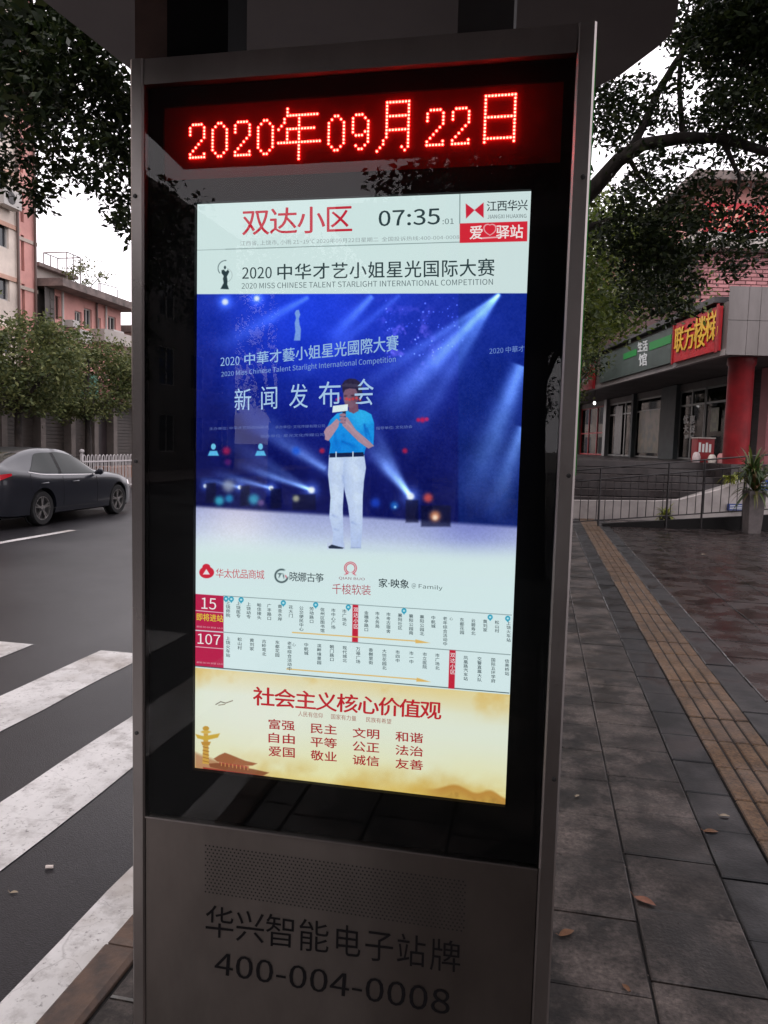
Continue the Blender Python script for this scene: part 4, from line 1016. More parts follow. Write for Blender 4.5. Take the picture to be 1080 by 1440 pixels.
# --- tall block, cream bay and pink bay
XC_ = -17.4; XP_ = -18.3
tall = empty('apartment_block', (-22, 18, 0), 'tall cream and pink apartment block with blue windows at the left edge', 'building')
yc = Yx(28, XC_, 380); yp = Yx(52, XP_, 380)
wz = [(Zx(5, 348, XC_), Zx(5, 311, XC_)), (Zx(5, 422, XC_), Zx(5, 382, XC_)), (Zx(5, 275, XC_), Zx(5, 240, XC_))]
stp = (wz[0][0]-wz[1][0]); floors = [wz[1][0]+stp*k for k in range(-1, 5)]; wh = wz[0][1]-wz[0][0]
wr = Yx(12.5, XC_, 350)
holes = []
for fz in floors:
    if fz < 3.4: continue
    for k in range(5): holes.append((wr-1.7-k*3.1, wr-k*3.1, fz, fz+wh))
b = MB(); facade(b, TX_(XC_), 2, yc, 3.3, 21, holes, .16)
b.add([(XC_, yc, 3.3), (XP_-.0, yc, 3.3), (XP_-.0, yc, 21), (XC_, yc, 21)], [(0, 1, 2, 3)])
b.build('wall', M_cream, tall)
for h in holes: window(tall, TX_(XC_), h, .12, M_bglass if random.random() < .6 else M_wglass, M_frame, 2)
b = MB()
for fz in floors:
    if fz > 3.4: b.box((XC_+.001, 2, fz-1.0), (XC_+.05, yc+.002, fz-.86))
b.build('band_course', M_peach, tall, kind='stuff')
ph = []
for fz in floors:
    if fz > 3.4: ph.append((Yx(29.5, XP_, 350), Yx(34, XP_, 350), fz-.25, fz+wh+.15)); 
b = MB(); facade(b, TX_(XP_), yc-.0, yp, 3.3, 21, ph, .3)
b.add([(XP_, yp, 3.3), (XP_-9, yp, 3.3), (XP_-9, yp, 21), (XP_, yp, 21)], [(0, 1, 2, 3)]); b.build('wall', M_pinkr, tall)
for h in ph: window(tall, TX_(XP_), h, .25, M_wglass, M_frameb, 0)
b = MB()
for fz in floors:
    if fz > 3.4: b.box((XP_+.001, yc+.052, fz-.9), (XP_+.04, yp+.002, fz-.78))
b.build('band_course', mat('pale_band', (.45, .38, .33), .8), tall, kind='stuff')
MB().box((XP_-8.9, 2.01, 3.3), (XC_-.4, yc-.01, 20.95)).build('core', M_greyr, tall)
MB().box((XP_-9.2, 1.8, 21.0), (XC_+.3, yp+.2, 21.3)).build('roof', M_roofc, tall)
for k in range(3):
    ac = MB().box((XC_+.01, yc-6.6+0*k, 0), (XC_+.4, yc-5.8, .6)) if 0 else None
z_ac = Zx(2, 292, XC_); y_ac = Yx(3, XC_, 285)
for yy, zz in ((y_ac, z_ac), (y_ac-3.1, z_ac-stp), (y_ac-3.1, z_ac)):
    u_ = MB().bbox((XC_+.06, yy-.45, zz), (XC_+.42, yy+.4, zz+.55), .02).build('air_conditioner', M_frame, tall)
    g = MB(); g.lathe([(.2, 0), (.2, .01)], (XC_+.422, yy-.1, zz+.27), 14, 'x'); g.build('fan_grille', M_dark, u_)

# --- low pink and grey block with a broad roof slab
XM = -18.0
low = empty('low_block', (-22, 28, 0), 'low pink and grey two storey block with a wide concrete roof edge', 'building')
y32, y77, y84, y168 = Yx(20, XM, 430), Yx(77, XM, 430), Yx(84, XM, 430), Yx(170, XM, 450)
zr = 7.0
b = MB(); facade(b, TX_(XM), yp+.01, y77, 3.3, zr, [], .1); b.build('wall', M_greyr, low)
for k in range(7):
    z0_ = 4.6+k*.33
    MB().box((XM+.002, yp+.3, z0_), (XM+.03, y77-.05, z0_+.3)).build('cladding_board', M_greyr, low)
h2 = [(Yx(77.5, XM, 430), Yx(84, XM, 430), Zx(80, 449, XM), Zx(80, 416, XM)), (Yx(105, XM, 440), Yx(115, XM, 440), Zx(110, 462, XM), Zx(110, 438, XM)), (Yx(118, XM, 440), Yx(129, XM, 440), Zx(123, 462, XM), Zx(123, 434, XM)),
      (Yx(137, XM, 450), Yx(142, XM, 450), Zx(139, 462, XM), Zx(139, 447, XM)), (Yx(152, XM, 450), Yx(163, XM, 450), Zx(157, 466, XM), Zx(157, 445, XM))]
b = MB(); facade(b, TX_(XM), y77, y168, 3.3, zr, h2, .15); b.add([(XM, y168, 3.3), (XM-8, y168, 3.3), (XM-8, y168, zr), (XM, y168, zr)], [(0, 1, 2, 3)]); b.build('wall', M_pinkr, low)
for i, h in enumerate(h2): window(low, TX_(XM), h, .12, M_wglass, M_frameb if i == 0 else M_frame, 1)
MB().box((XM-8.2, yp+.01, zr), (XM+.75, y168+.4, zr+.28)).build('roof', M_roofc, low)
MB().box((XM-7.9, yp+.02, 3.3), (XM-.5, y168-.02, zr-.01)).build('core', M_greyr, low)
ac = MB().bbox((XM+.05, Yx(88, XM, 450), Zx(90, 460, XM)), (XM+.45, Yx(97, XM, 450), Zx(90, 450, XM)), .02).build('air_conditioner', M_frame, low)
bl = MB(); yb0, yb1 = Yx(128, XM, 460), Yx(168, XM, 460); zb_ = Zx(150, 468, XM)
bl.box((XM+.002, yb0, zb_-.5), (XM+.6, yb1, zb_)); bl.build('balcony', M_pale, low)
for u in (86, 134, 147):
    y_ = Yx(u, XM, 430); b = MB(); b.tube([(XM+.07, y_, 3.35), (XM+.07, y_, zr-.02)], .045, 7); b.build('downpipe', M_frame if u != 134 else M_frameb, low, smooth=True)
for u in (108, 155):
    y_ = Yx(u, XM, 450); z_ = Zx(u, 470, XM)-.35; MB().bbox((XM+.05, y_-.4, z_), (XM+.4, y_+.4, z_+.5), .02).build('air_conditioner', M_frame, low)
for u in (27, 51):
    X_ = XC_ if u == 27 else XP_; y_ = Yx(u, X_, 430)-.12; b = MB(); b.tube([(X_+.08, y_, 3.35), (X_+.08, y_, 20.9)], .05, 7); b.build('downpipe', M_frameb, tall, smooth=True)
# roof room, frames and bush
XR = -20.5
ph_ = empty('roof_room', (XR, Yx(75, XR, 385), zr+.28), 'low beige room with a grey lid standing on the pink block roof', 'roof room')
MB().box((XR-4, Yx(48, XR, 385), zr+.281), (XR, Yx(101, XR, 385), Zx(75, 384, XR))).build('wall', M_pale, ph_)
MB().box((XR-4.1, Yx(46, XR, 385), Zx(75, 384, XR)+.001), (XR+.3, Yx(102, XR, 385), Zx(75, 379, XR))).build('roof', M_roofc, ph_)
M_tube = mat('galvanised_tube', (.28, .27, .27), .5, metal=.4)
fr = MB(); XF = -20.0
for u in (94, 103, 113):
    for dx in (0, -1.1): fr.tube([(XF+dx, Yx(u, XF, 370), zr+.28), (XF+dx, Yx(u, XF, 370), Zx(100, 357, XF))], .028, 5)
zt_ = Zx(100, 357, XF)
for dx in (0, -1.1): fr.tube([(XF+dx, Yx(94, XF, 370), zt_), (XF+dx, Yx(113, XF, 370), zt_)], .028, 5)
for u in (94, 113): fr.tube([(XF, Yx(u, XF, 370), zt_), (XF-1.1, Yx(u, XF, 370), zt_)], .028, 5)
fr.build('roof_frame', M_tube, smooth=True, label='tall thin grey tube frame standing on the pink block roof', cat='frame')
fr = MB(); XF = -18.4
for u, v in ((139, 398), (141, 398), (165, 407)): fr.tube([(XF, Yx(u, XF, 410), zr+.28), (XF, Yx(u, XF, 410), Zx(u, v, XF))], .022, 5)
fr.tube([(XF, Yx(139, XF, 410), Zx(139, 398, XF)), (XF, Yx(165, XF, 410), Zx(165, 405, XF))], .022, 5); fr.tube([(XF, Yx(120, XF, 410), Zx(120, 392, XF)), (XF, Yx(165, XF, 410), Zx(165, 402, XF))], .014, 5)
fr.build('clothes_frame', M_tube, smooth=True, label='low wire drying frame at the edge of the pink block roof', cat='frame')
p = on_x(120, 400, -19.2)
simple_tree('roof_bush', 'thin leafy bush growing on the pink block roof', (p.x, p.y, zr+.28), 1.9, .3, 1.1, 0, .13, LF_mid, 61, ncl=12, dens=30)['category'] = 'bush'
# --- street level shops under both blocks
M_shut = mat('brown_roller_shutter', (.05, .040, .035), .6, var=.2, scale=1.5)
M_shut2 = mat('dark_shop_front', (.03, .022, .024), .5, var=.3, scale=1.2)
M_pil = mat('pale_pilaster', (.13, .11, .10), .8, var=.2, scale=2)
XS = -17.2
arc = empty('shop_row', (-19, 22, 0), 'row of shuttered shops under the blocks across the road', 'shops')
MB().box((XS-8, -5, -.02), (XS-.9, 44, 3.29)).build('wall', M_greyr, arc)
MB().box((XS-.9, -5, 3.0), (XS+.0, 44, 3.29)).build('ceiling_slab', M_pale, arc)
ys = [Yx(u, XS, 600) for u in (-40, 23, 76.5, 118, 150, 176)]
ys = [ys[0]-4.0*k for k in (4, 3, 2, 1)]+ys+[ys[-1]+3.9*k for k in range(1, 4)]
for i, y_ in enumerate(ys):
    MB().box((XS-.85, y_-.14, -.019), (XS-.45, y_+.14, 2.999)).build('pilaster', M_pil, arc)
for i in range(len(ys)-1):
    a, c = ys[i]+.15, ys[i+1]-.15
    mm = M_shut2 if i in (3, 8) else M_shut
    if mm is M_shut:
        for k in range(14): 
            pass
        b = MB()
        for k in range(20): b.box((XS-.80-.0, a, .05+k*.14), (XS-.765, c, .05+k*.14+.125))
        b.build('roller_shutter', mm, arc, kind='stuff')
    else:
        MB().box((XS-.80, a, 0), (XS-.77, c, 2.95)).build('shop_front', mm, arc)
M_gsign = mat('green_shop_board', (.015, .13, .075), .5, var=.2, scale=3)
gs = empty('shop_board', (XS+.1, Yx(105, XS, 560), 3.0), 'green shop board above the shutters behind the round tree', 'shop sign')
MB().box((XS+.01, Yx(81, XS, 560), 3.02), (XS+.14, Yx(134, XS, 560), 3.95)).build('board', M_gsign, gs)
MB().box((XS+.01, Yx(79, XS, 560), 2.86), (XS+.2, Yx(136, XS, 560), 3.01)).build('ledge', M_pale, gs)
for k, (ua, ub, c_, nm) in enumerate(((24, 75, (.16, .13, .12), 'brown'), (138, 175, (.20, .05, .05), 'dull red'), (-38, 20, (.12, .12, .13), 'grey'))):
    MB().box((XS+.01, Yx(ua, XS, 560), 3.02), (XS+.1, Yx(ub, XS, 560), 3.8)).build('shop_board', mat('shop_board_%d' % k, c_, .6, var=.2, scale=2), label='%s blank shop board over a shutter across the road' % nm, cat='shop sign')
MB().bbox((XS+.5, Yx(128, XS+.5, 635), -.019), (XS+1.3, Yx(183, XS+.5, 635), .42), .03).build('low_planter', mat('terracotta_ledge', (.24, .11, .06), .8, var=.2, scale=3), label='long low orange brown ledge in front of the far shops', cat='ledge')
# more blocks up and down the far side
def plain_block(name, label, X0_, X1_, Y0_, Y1_, H_, wm, face='x', nf=3, seed=1, cat='building', gsel=None):
    e = empty(name, ((X0_+X1_)/2, (Y0_+Y1_)/2, 0), label, cat); r = random.Random(seed)
    holes = []; fh = H_/nf
    if face == 'x': T = lambda u, v, d: Vector((X1_-d, u, v)); a_, b__ = Y0_, Y1_
    elif face == '-x': T = lambda u, v, d: Vector((X0_+d, u, v)); a_, b__ = Y0_, Y1_
    n_ = max(1, int((b__-a_)/3.2))
    for f_ in range(nf):
        for k in range(n_):
            c_ = a_+(k+.5)*(b__-a_)/n_; holes.append((c_-.8, c_+.8, f_*fh+.9, f_*fh+fh-.5))
    b = MB(); facade(b, T, a_, b__, 0, H_, holes, .15)
    i = X1_-.4 if face == 'x' else X1_; j = X0_+.4 if face == '-x' else X0_
    xs_ = (X0_, X1_)
    b.add([(X0_, Y0_, 0), (X1_, Y0_, 0), (X1_, Y0_, H_), (X0_, Y0_, H_)], [(0, 1, 2, 3)]); b.add([(X0_, Y1_, 0), (X1_, Y1_, 0), (X1_, Y1_, H_), (X0_, Y1_, H_)], [(0, 1, 2, 3)])
    b.build('wall', wm, e)
    MB().box((X0_-.2, Y0_-.2, H_+.001), (X1_+.2, Y1_+.2, H_+.3)).build('roof', M_roofc, e)
    for h in holes: window(e, T, h, .1, M_wglass if r.random() < .7 else M_bglass, M_frame, 1)
    return e
plain_block('apartment_block', 'pale distant block beyond the pink block', -27, -17.6, y168+1.5, y168+20, 6.3, M_pale, 'x', 2, 5)
plain_block('apartment_block', 'cream block far up the road on the left side', -30, -18, y168+23, y168+60, 14, M_cream, 'x', 4, 6)
plain_block('apartment_block', 'grey block behind the viewpoint across the road', -30, -18, -40, -3, 13, M_greyr, 'x', 4, 7)

plain_block('apartment_block', 'unseen dark block added across the street behind the viewpoint to hide the bright horizon', -17.5, -2, -62, -46, 11, M_dkwall, 'x', 3, 8)  # added out of view to cover the bright horizon mirrored in the glass
plain_block('shop_building', 'dark shop building behind the viewpoint beside the pavement', 4.2, 16, -60, -3, 9, M_dkwall, '-x', 3, 9)
b = MB(); b.box((-1.0, -5.2, 2.55), (1.9, -.6, 2.68)); sh_ = empty('added_bus_shelter', (.5, -3, 0), 'unseen dark flat-roofed bus shelter added behind the viewpoint to darken the kiosk glass', 'bus shelter')
b.build('roof', M_dkwall, sh_)  # unseen shelter, added to darken what the kiosk glass reflects
for x_, y_ in ((-.8, -5), (-.8, -.9), (1.75, -5), (1.75, -.9)): MB().box((x_-.05, y_-.05, 0), (x_+.05, y_+.05, 2.549)).build('post', M_dark, sh_)
MB().box((1.72, -4.94, .3), (1.76, -.96, 2.3)).build('back_panel', M_dkwall, sh_)
MB().box((.9, -4.6, .42), (1.3, -1.3, .47)).build('bench_seat', M_dark, sh_)
for y_ in (-4.4, -1.5): MB().box((1.05, y_-.04, 0), (1.15, y_+.04, .419)).build('bench_leg', M_dark, sh_)
# ================================================================== GUARD RAIL
M_white = mat('white_painted_steel', (.62, .58, .58), .45, var=.12, scale=3)
rail = empty('guard_rail', (FARX, 21, ROADZ), 'white hooped guard rail along the far side of the road', 'guard rail')
yr0 = Yx(115, FARX, 640); RH = 1.16; z0 = ROADZ
yr1 = yr0+18.4
pm = MB(); pm.box((-.035, -.035, 0), (.035, .035, RH+.02)); pm.lathe([(.03, RH+.021), (.06, RH+.05), (.075, RH+.09), (.06, RH+.13), (.02, RH+.15)], (0, 0, 0), 10)
first = None
yy = yr0; posts = []
while yy < yr1+.1: posts.append(yy); yy += 3.06
p0_ = pm.build('post', M_white, rail, smooth=True); p0_.matrix_parent_inverse = Matrix.Identity(4)
for i, y_ in enumerate(posts):
    o = p0_ if i == 0 else p0_.copy()
    if i: C.objects.link(o)
    o.parent = rail; o.location = (0, y_-21, 0)
for i in range(len(posts)-1):
    a, c = posts[i]+.04, posts[i+1]-.04
    for zz in (.14, .92): MB().box((FARX-.018, a, z0+zz), (FARX+.018, c, z0+zz+.045)).build('rail', M_white, rail)
hb = MB()
hp = [(0, -.06, .06), (0, -.06, RH-.12), (0, -.045, RH-.05), (0, 0, RH-.02), (0, .045, RH-.05), (0, .06, RH-.12), (0, .06, .06)]
hb.tube(hp, .014, 6)
h0 = hb.build('hoop_bar', M_white, rail, smooth=True); h0.matrix_parent_inverse = Matrix.Identity(4)
k = 0
for i in range(len(posts)-1):
    for j in range(15):
        o = h0 if k == 0 else h0.copy()
        if k: C.objects.link(o)
        o.parent = rail; o.location = (0, posts[i]+.12+.2*(j+.02)-21, 0); k += 1

# ================================================================== SHOPS ON THE RIGHT
L_ = lambda l, d, z: ldz(l, d, z)
def lbox(b, l0, l1, d0, d1, z0, z1): return b.box((l0, d0, z0), (l1, d1, z1), T=lambda x, y, z: ldz(x, y, z))
DS = 20.0; LS = (1020-540)/FPX*DS/1.0
LS = to_ldz(on_d(1020, 500, DS))[0]
FB = on_d(1020, 499, DS).z; FT_ = on_d(1024, 402, DS).z; FTs = on_d(1022, 417, DS).z
FLR = 1.27
shop = empty('shop_building', ldz(13, 26, 0), 'grey canopied shop building with pink brick upper floor on the right', 'building')
M_fpan = mat('grey_fascia_panel', (.20, .175, .172), .55, base2=(.12, .105, .10), scale=1.3, stretch=(1, 1, .25), bump=.05, bscale=40)
M_fdk = mat('canopy_soffit', (.115, .10, .098), .7, var=.2, scale=1)
b = MB(); lbox(b, LS+.15, 18, DS+.03, 46, FB+.03, FT_-.3); b.build('canopy_slab', M_fdk, shop)
zj = on_d(1060, 451, DS).z
xsj = [LS]+[to_ldz(on_d(u, 450, DS))[0] for u in (1051, 1068)]
while xsj[-1] < 18: xsj.append(xsj[-1]+1.0)
for i in range(len(xsj)-1):
    for za, zb in ((FB, zj), (zj, FT_)):
        b = MB(); lbox(b, xsj[i]+.006, xsj[i+1]-.006, DS-.02, DS+.02, za+.006, zb-.006); b.build('fascia_panel', M_fpan, shop)
# side fascia with pale lower edge and dark cap
b = MB(); lbox(b, LS-.02, LS+.14, DS+.021, 46, FB, FB+.16); b.build('fascia_edge', mat('pale_fascia_edge', (.30, .27, .265), .6, var=.15, scale=2), shop)
b = MB(); lbox(b, LS+.02, LS+.14, DS+.021, 46, FB+.161, FTs-.1); b.build('fascia_board', M_fpan, shop)
b = MB(); lbox(b, LS-.25, LS+.3, DS+.3, 46, FTs-.099, FTs+.06); b.build('fascia_cap', mat('dark_roof_cap', (.045, .04, .042), .6), shop)
# signs on the side fascia
def dsign(u): return to_ldz(on_l(u, 500, LS-.1))[1]
def signz(u, v): return on_l(u, v, LS-.1).z
M_sred = mat('red_sign_face', (.45, .012, .02), .45, var=.15, scale=2)
M_sgrn = mat('grey_green_sign_face', (.055, .075, .068), .5, var=.15, scale=2)
d1a, d1b = DS+.25, dsign(948)
zs0, zs1 = signz(1016, 491), signz(1018, 428)
rs = empty('red_shop_sign', ldz(LS-.1, (d1a+d1b)/2, zs0), 'red shop sign with golden brush characters on the canopy corner', 'shop sign')
b = MB(); lbox(b, LS-.14, LS-.025, d1a, d1b, zs0, zs1); b.build('board', M_sred, rs)
b = MB(); lbox(b, LS-.18, LS-.141, d1a-.05, d1a+.05, zs0-.05, zs1+.05); lbox(b, LS-.18, LS-.141, d1b-.05, d1b+.03, zs0-.05, zs1+.05); b.build('trim', mat('red_trim', (.30, .01, .015), .5), rs, kind='stuff')
def onsign(u, v, off=.16):
    return on_l(u, v, LS-off)
GOLD = mat('golden_letters', (.75, .42, .03), .4, var=.15, scale=4)
chp = [(947.5, 461, 960, 496), (961, 457, 975, 492), (975, 446, 991, 490), (991, 438, 1008, 480)]
for (a, t_, c, bt_), ch in zip(chp, '联方楼梯'):
    b = MB(); sk = -3.2
    v_, f_ = text_mesh(ch)
    for q, off in enumerate((.145, .16, .175)):
        for dx in (-.5, 0, .5):
            quadmap(v_, f_, (a+dx+2, t_+1), (c+dx+2, t_+sk), (c+dx, bt_+sk), (a+dx, bt_+1), lambda u, v: onsign(u, v, off+.0007*(dx+.5)), b)
    b.build('golden_character', GOLD, rs)
d2a, d2b = dsign(945), dsign(845)
zg0, zg1 = signz(947, 509), signz(946, 460)
grn = empty('grey_green_shop_sign', ldz(LS-.1, (d2a+d2b)/2, zg0), 'grey green shop sign with white characters and a bright green stripe', 'shop sign')
b = MB(); lbox(b, LS-.12, LS-.025, d2a+.05, d2b, zg0, zg1); b.build('board', M_sgrn, grn)
zst = (zg0+zg1)/2+.18
b = MB(); lbox(b, LS-.135, LS-.1205, d2a+.06, dsign(914), zst-.12, zst+.14); b.build('green_stripe', mat('bright_green_stripe', (.01, .22, .04), .5), grn)
b = MB(); lbox(b, LS-.135, LS-.1205, dsign(896), dsign(878), zst-.12, zst+.10); b.build('green_stripe', MATS['bright_green_stripe'], grn)
M_wlet = mat('white_letters', (.62, .64, .64), .5)
for t_, q in (('生活', (897, 479, 910.5, 495)), ('馆', (898.5, 496.5, 909.5, 515))):
    put('white_character', t_, (q[0], q[1]+2), (q[2], q[1]-1), (q[2], q[3]-1.5), (q[0], q[3]), DKT, grn, .03, fn=lambda u, v: on_l(u, v, LS-.14), material=M_wlet)
d3a, d3b = dsign(836.5), dsign(790)
r3 = empty('far_red_shop_sign', ldz(LS-.1, (d3a+d3b)/2, zg0), 'farther red shop sign with a white mark beside the display', 'shop sign')
b = MB(); lbox(b, LS-.14, LS-.025, d3a, d3b, zg0-.15, zg1-.1); b.build('board', M_sred, r3)
put('white_character', '户', (819, 532), (824.5, 531), (824.5, 540), (819, 541), DKT, r3, .03, fn=lambda u, v: on_l(u, v, LS-.16), material=M_wlet)
put('white_character', '卜', (826, 528), (831, 527), (831, 538), (826, 539), DKT, r3, .03, fn=lambda u, v: on_l(u, v, LS-.16), material=M_wlet)
# upper floor
DU = 22.0
LU = to_ldz(on_d(980, 380, DU))[0]; zb0 = FT_-.28
zbt = on_d(1040, 354, DU).z
M_brick = mat('pink_glazed_brick', (.40, .165, .17), .5, var=.12, scale=3, objrand=.14, spec=.5)
M_mort = mat('dark_brick_joint', (.10, .05, .05), .9)
b = MB(); lbox(b, LU+.02, 19, DU+.02, 45, zb0, zbt); b.build('wall', M_mort, shop)
bw, bh = .31, .107
r_ = 0; z_ = zb0+.02; bm = MB(); bm.bbox((0, 0, 0), (bw-.022, bh-.022, .02), .004, T=lambda x, y, z: HR*x+Vector((0, 0, y))-HF*z)
bm2_ = bpy.data.meshes.new('brick'); bm2_.from_pydata(bm.v, [], bm.f); bm2_.materials.append(M_brick)
nb = 0; extra = MB()
zvis0 = on_d(1040, 404, DU).z
while z_ < zbt-bh:
    l_ = LU+.02-(bw/2 if r_ % 2 else 0)
    while l_ < 19:
        uu = 540+FPX*(l_+bw/2)/DU
        if 975 < uu < 1092 and z_ > zvis0-.1 and nb < 300 and l_ > LU:
            o = bpy.data.objects.new('brick', bm2_); C.objects.link(o); o.parent = shop; o.matrix_parent_inverse = shop.matrix_basis.inverted()
            o.location = ldz(l_, DU+.02, z_)+HF*random.uniform(-.002, .002); nb += 1
        elif l_+bw < 19.2 and l_ > LU-.02:
            extra.bbox((0, 0, 0), (bw-.022, bh-.022, .02), .004, T=lambda x, y, z: ldz(l_+x, DU+.02-z, z_+y))
        l_ += bw
    z_ += bh; r_ += 1
extra.build('more_bricks', M_brick, shop, kind='stuff')
b = MB(); lbox(b, LU-.25, 19, DU-.4, 45, zbt+.001, zbt+.42); b.build('pale_cornice', M_pale, shop)
zsg = on_d(1040, 284, DU).z
b = MB(); lbox(b, LU+.3, 19, DU+.3, 44.9, zbt+.421, zsg+.5); b.build('upper_wall', M_pinkr, shop)
b = MB(); lbox(b, LU-.3, 19.2, DU-.3, 45.2, zsg+.501, zsg+.75); b.build('roof', M_roofc, shop)
us_ = empty('upper_red_sign', ldz(LU+2, DU+.1, zbt+.5), 'long red sign high on the brick building seen through the leaves', 'shop sign')
la, lb = to_ldz(on_d(992, 310, DU))[0], to_ldz(on_d(1110, 310, DU))[0]
b = MB(); lbox(b, la, lb, DU+.08, DU+.2, zbt+.5, zsg); b.build('board', M_sred, us_)
M_or = mat('orange_white_stripes', (.7, .35, .25), .5)
for k in range(12):
    l0 = la+.15+k*(lb-la)/12
    b = MB(); b.prism([ldz(l0, DU+.05, zbt+.62), ldz(l0+.06, DU+.05, zbt+.6), ldz(l0+.28, DU+.05, zsg-.15), ldz(l0+.2, DU+.05, zsg-.12)], HF, 0, .025); b.build('stripe', M_or, us_)
# platform floor, back wall and glazed fronts
M_step = mat('wet_dark_step', (.036, .029, .029), .35, var=.3, scale=3, rvar=.12)
pf = MB(); lbox(pf, 4.5, 19, 22.0, 46, .0, FLR); 
pf.build('shop_terrace', M_step, kind='structure', label='dark raised terrace in front of the shops')
steps = empty('entrance_steps', ldz(8, 20.5, 0), 'wide dark wet steps leading up to the shop terrace', 'steps')
nst = 7; M_nose = mat('worn_step_edge', (.12, .10, .095), .7, var=.3, scale=5)
for k in range(nst):
    b = MB(); lbox(b, 4.5, 10.2, 22-.42*(nst-k), 22-.001, .0+FLR*k/(nst+0)*1.0+.001, FLR*(k+1)/(nst+0)-.02*(1)-(.0)); b.build('step', M_step, steps)
    b = MB(); lbox(b, 4.5, 10.2, 22-.42*(nst-k)-.004, 22-.42*(nst-k)+.045, FLR*(k+1)/nst-.0195, FLR*(k+1)/nst-.0135); b.build('step_edge', M_nose, steps)
LW = 11.2; DE = 23.5
def dW(u): return to_ldz(on_l(u, 600, LW))[1]
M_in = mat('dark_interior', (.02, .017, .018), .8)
M_tile = mat('grey_wall_tile', (.10, .09, .088), .6, var=.2, scale=2)
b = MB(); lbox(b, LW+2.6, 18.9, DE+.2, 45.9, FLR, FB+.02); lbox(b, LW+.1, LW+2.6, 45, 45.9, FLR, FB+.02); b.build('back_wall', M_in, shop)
M_sg = glass_mat('shop_glass', (.5, .52, .52), .03, 1.22)
ztop_ = FB-.25
M_teal = mat('teal_grey_pillar', (.07, .085, .09), .6, var=.15, scale=3)
M_alu = mat('aluminium_frame', (.22, .23, .23), .4, metal=.6)
M_redf = mat('red_painted_frame', (.32, .015, .02), .5)
def bay(ua, ub, fm, n=2, sill=0., name='shop_window', g=True):
    da, db = dW(ub), dW(ua)
    b = MB()
    for k in range(n+1):
        x = da+(db-da)*k/n; lbox(b, LW-.04, LW+.04, max(da, x-.05), min(db, x+.05), FLR+.001, ztop_)
    for z__ in (FLR+.02, FLR+1.15 if fm is M_redf else ztop_-.6, ztop_-.08): lbox(b, LW-.03, LW+.03, da+.051, db-.051, z__, z__+.07)
    w_ = b.build(name, fm, shop)
    q = MB(); lbox(q, LW-.004, LW+.004, da+.05, db-.05, FLR+.05, ztop_-.02); q.build('pane', M_sg, w_)
bay(818, 853, M_redf, 3); bay(857, 892, M_alu, 3); bay(895, 934, M_alu, 1); bay(956, 991, M_alu, 2); bay(992, 1040, M_alu, 1)
bay(790, 816, M_alu, 2)
for ua, ub, mm in ((934.5, 955.5, M_teal), (853.2, 856.8, M_alu), (892.3, 894.8, M_teal), (816.2, 817.8, M_tile)):
    b = MB(); lbox(b, LW-.2, LW+.2, dW(ub), dW(ua), FLR+.001, FB-.001); b.build('pier', mm, shop)
b = MB(); lbox(b, LW-.05, LW+.05, DE, 45, ztop_+.001, FB-.002); b.build('lintel', M_tile, shop)
# curtains and stickers behind glass
for k in range(7):
    pass
for t_, q in (('优', (961, 584, 968, 596)), ('惠', (970, 584, 977, 596)), ('大', (961, 598, 968, 609)), ('促', (970, 598, 977, 609)), ('销', (963, 611, 968, 617)), ('价', (971, 611, 976, 617))):
    put('window_sticker', t_, (q[0], q[1]+1), (q[2], q[1]), (q[2], q[3]-1), (q[0], q[3]), DKT, shop, .02, fn=lambda u, v: on_l(u, v, LW-.05), material=M_wlet)
def poster_mat(name, c1, c2, c3_, sc=2.2):
    m = bpy.data.materials.new(name); m.use_nodes = True; N = m.node_tree.nodes; L = m.node_tree.links; b = N['Principled BSDF']; b.inputs['Roughness'].default_value = .35
    g = N.new('ShaderNodeNewGeometry'); n = N.new('ShaderNodeTexNoise'); n.inputs['Scale'].default_value = sc; n.inputs['Detail'].default_value = 3; cr = N.new('ShaderNodeValToRGB')
    L.new(g.outputs['Position'], n.inputs['Vector']); L.new(n.outputs['Fac'], cr.inputs[0]); L.new(cr.outputs[0], b.inputs['Base Color'])
    el = cr.color_ramp.elements; el[0].position = .38; el[0].color = (*c1, 1); el[1].position = .64; el[1].color = (*c3_, 1); e2 = el.new(.5); e2.color = (*c2, 1); return m
for ua, ub, za, zb, mm in ((900, 929, .1, 1.9, poster_mat('window_mural', (.02, .03, .02), (.09, .085, .03), (.16, .12, .07))), (1001, 1012, .9, 1.7, poster_mat('window_notice', (.03, .04, .02), (.07, .09, .03), (.12, .10, .08), 5)), (866, 876, .0, 2.3, poster_mat('grey_curtain', (.03, .035, .035), (.05, .055, .055), (.08, .085, .085), 8))):
    b = MB(); lbox(b, LW-.055, LW-.045, dW(ub), dW(ua), FLR+.12+za, FLR+.12+zb); b.build('window_poster', mm, shop)
# end wall facing the street: ribbed shutter, pink pier
b = MB()
for k in range(26): lbox(b, LW+.05, 13.2, DE-.02, DE+.02, FLR+.02+k*.105, FLR+.02+k*.105+.09)
b.build('roller_shutter', M_tile, shop, kind='stuff')
b = MB(); lbox(b, LW, 18.9, DE+.021, DE+.19, FLR, FB+.02); b.build('end_wall', M_tile, shop)
b = MB(); l_a = to_ldz(on_d(1073, 600, 22.6))[0]; lbox(b, l_a, l_a+.8, 22.4, 22.9, FLR, FB+.001); b.build('pink_pier', mat('pink_pier_tile', (.36, .10, .11), .5, var=.1, scale=3), shop)
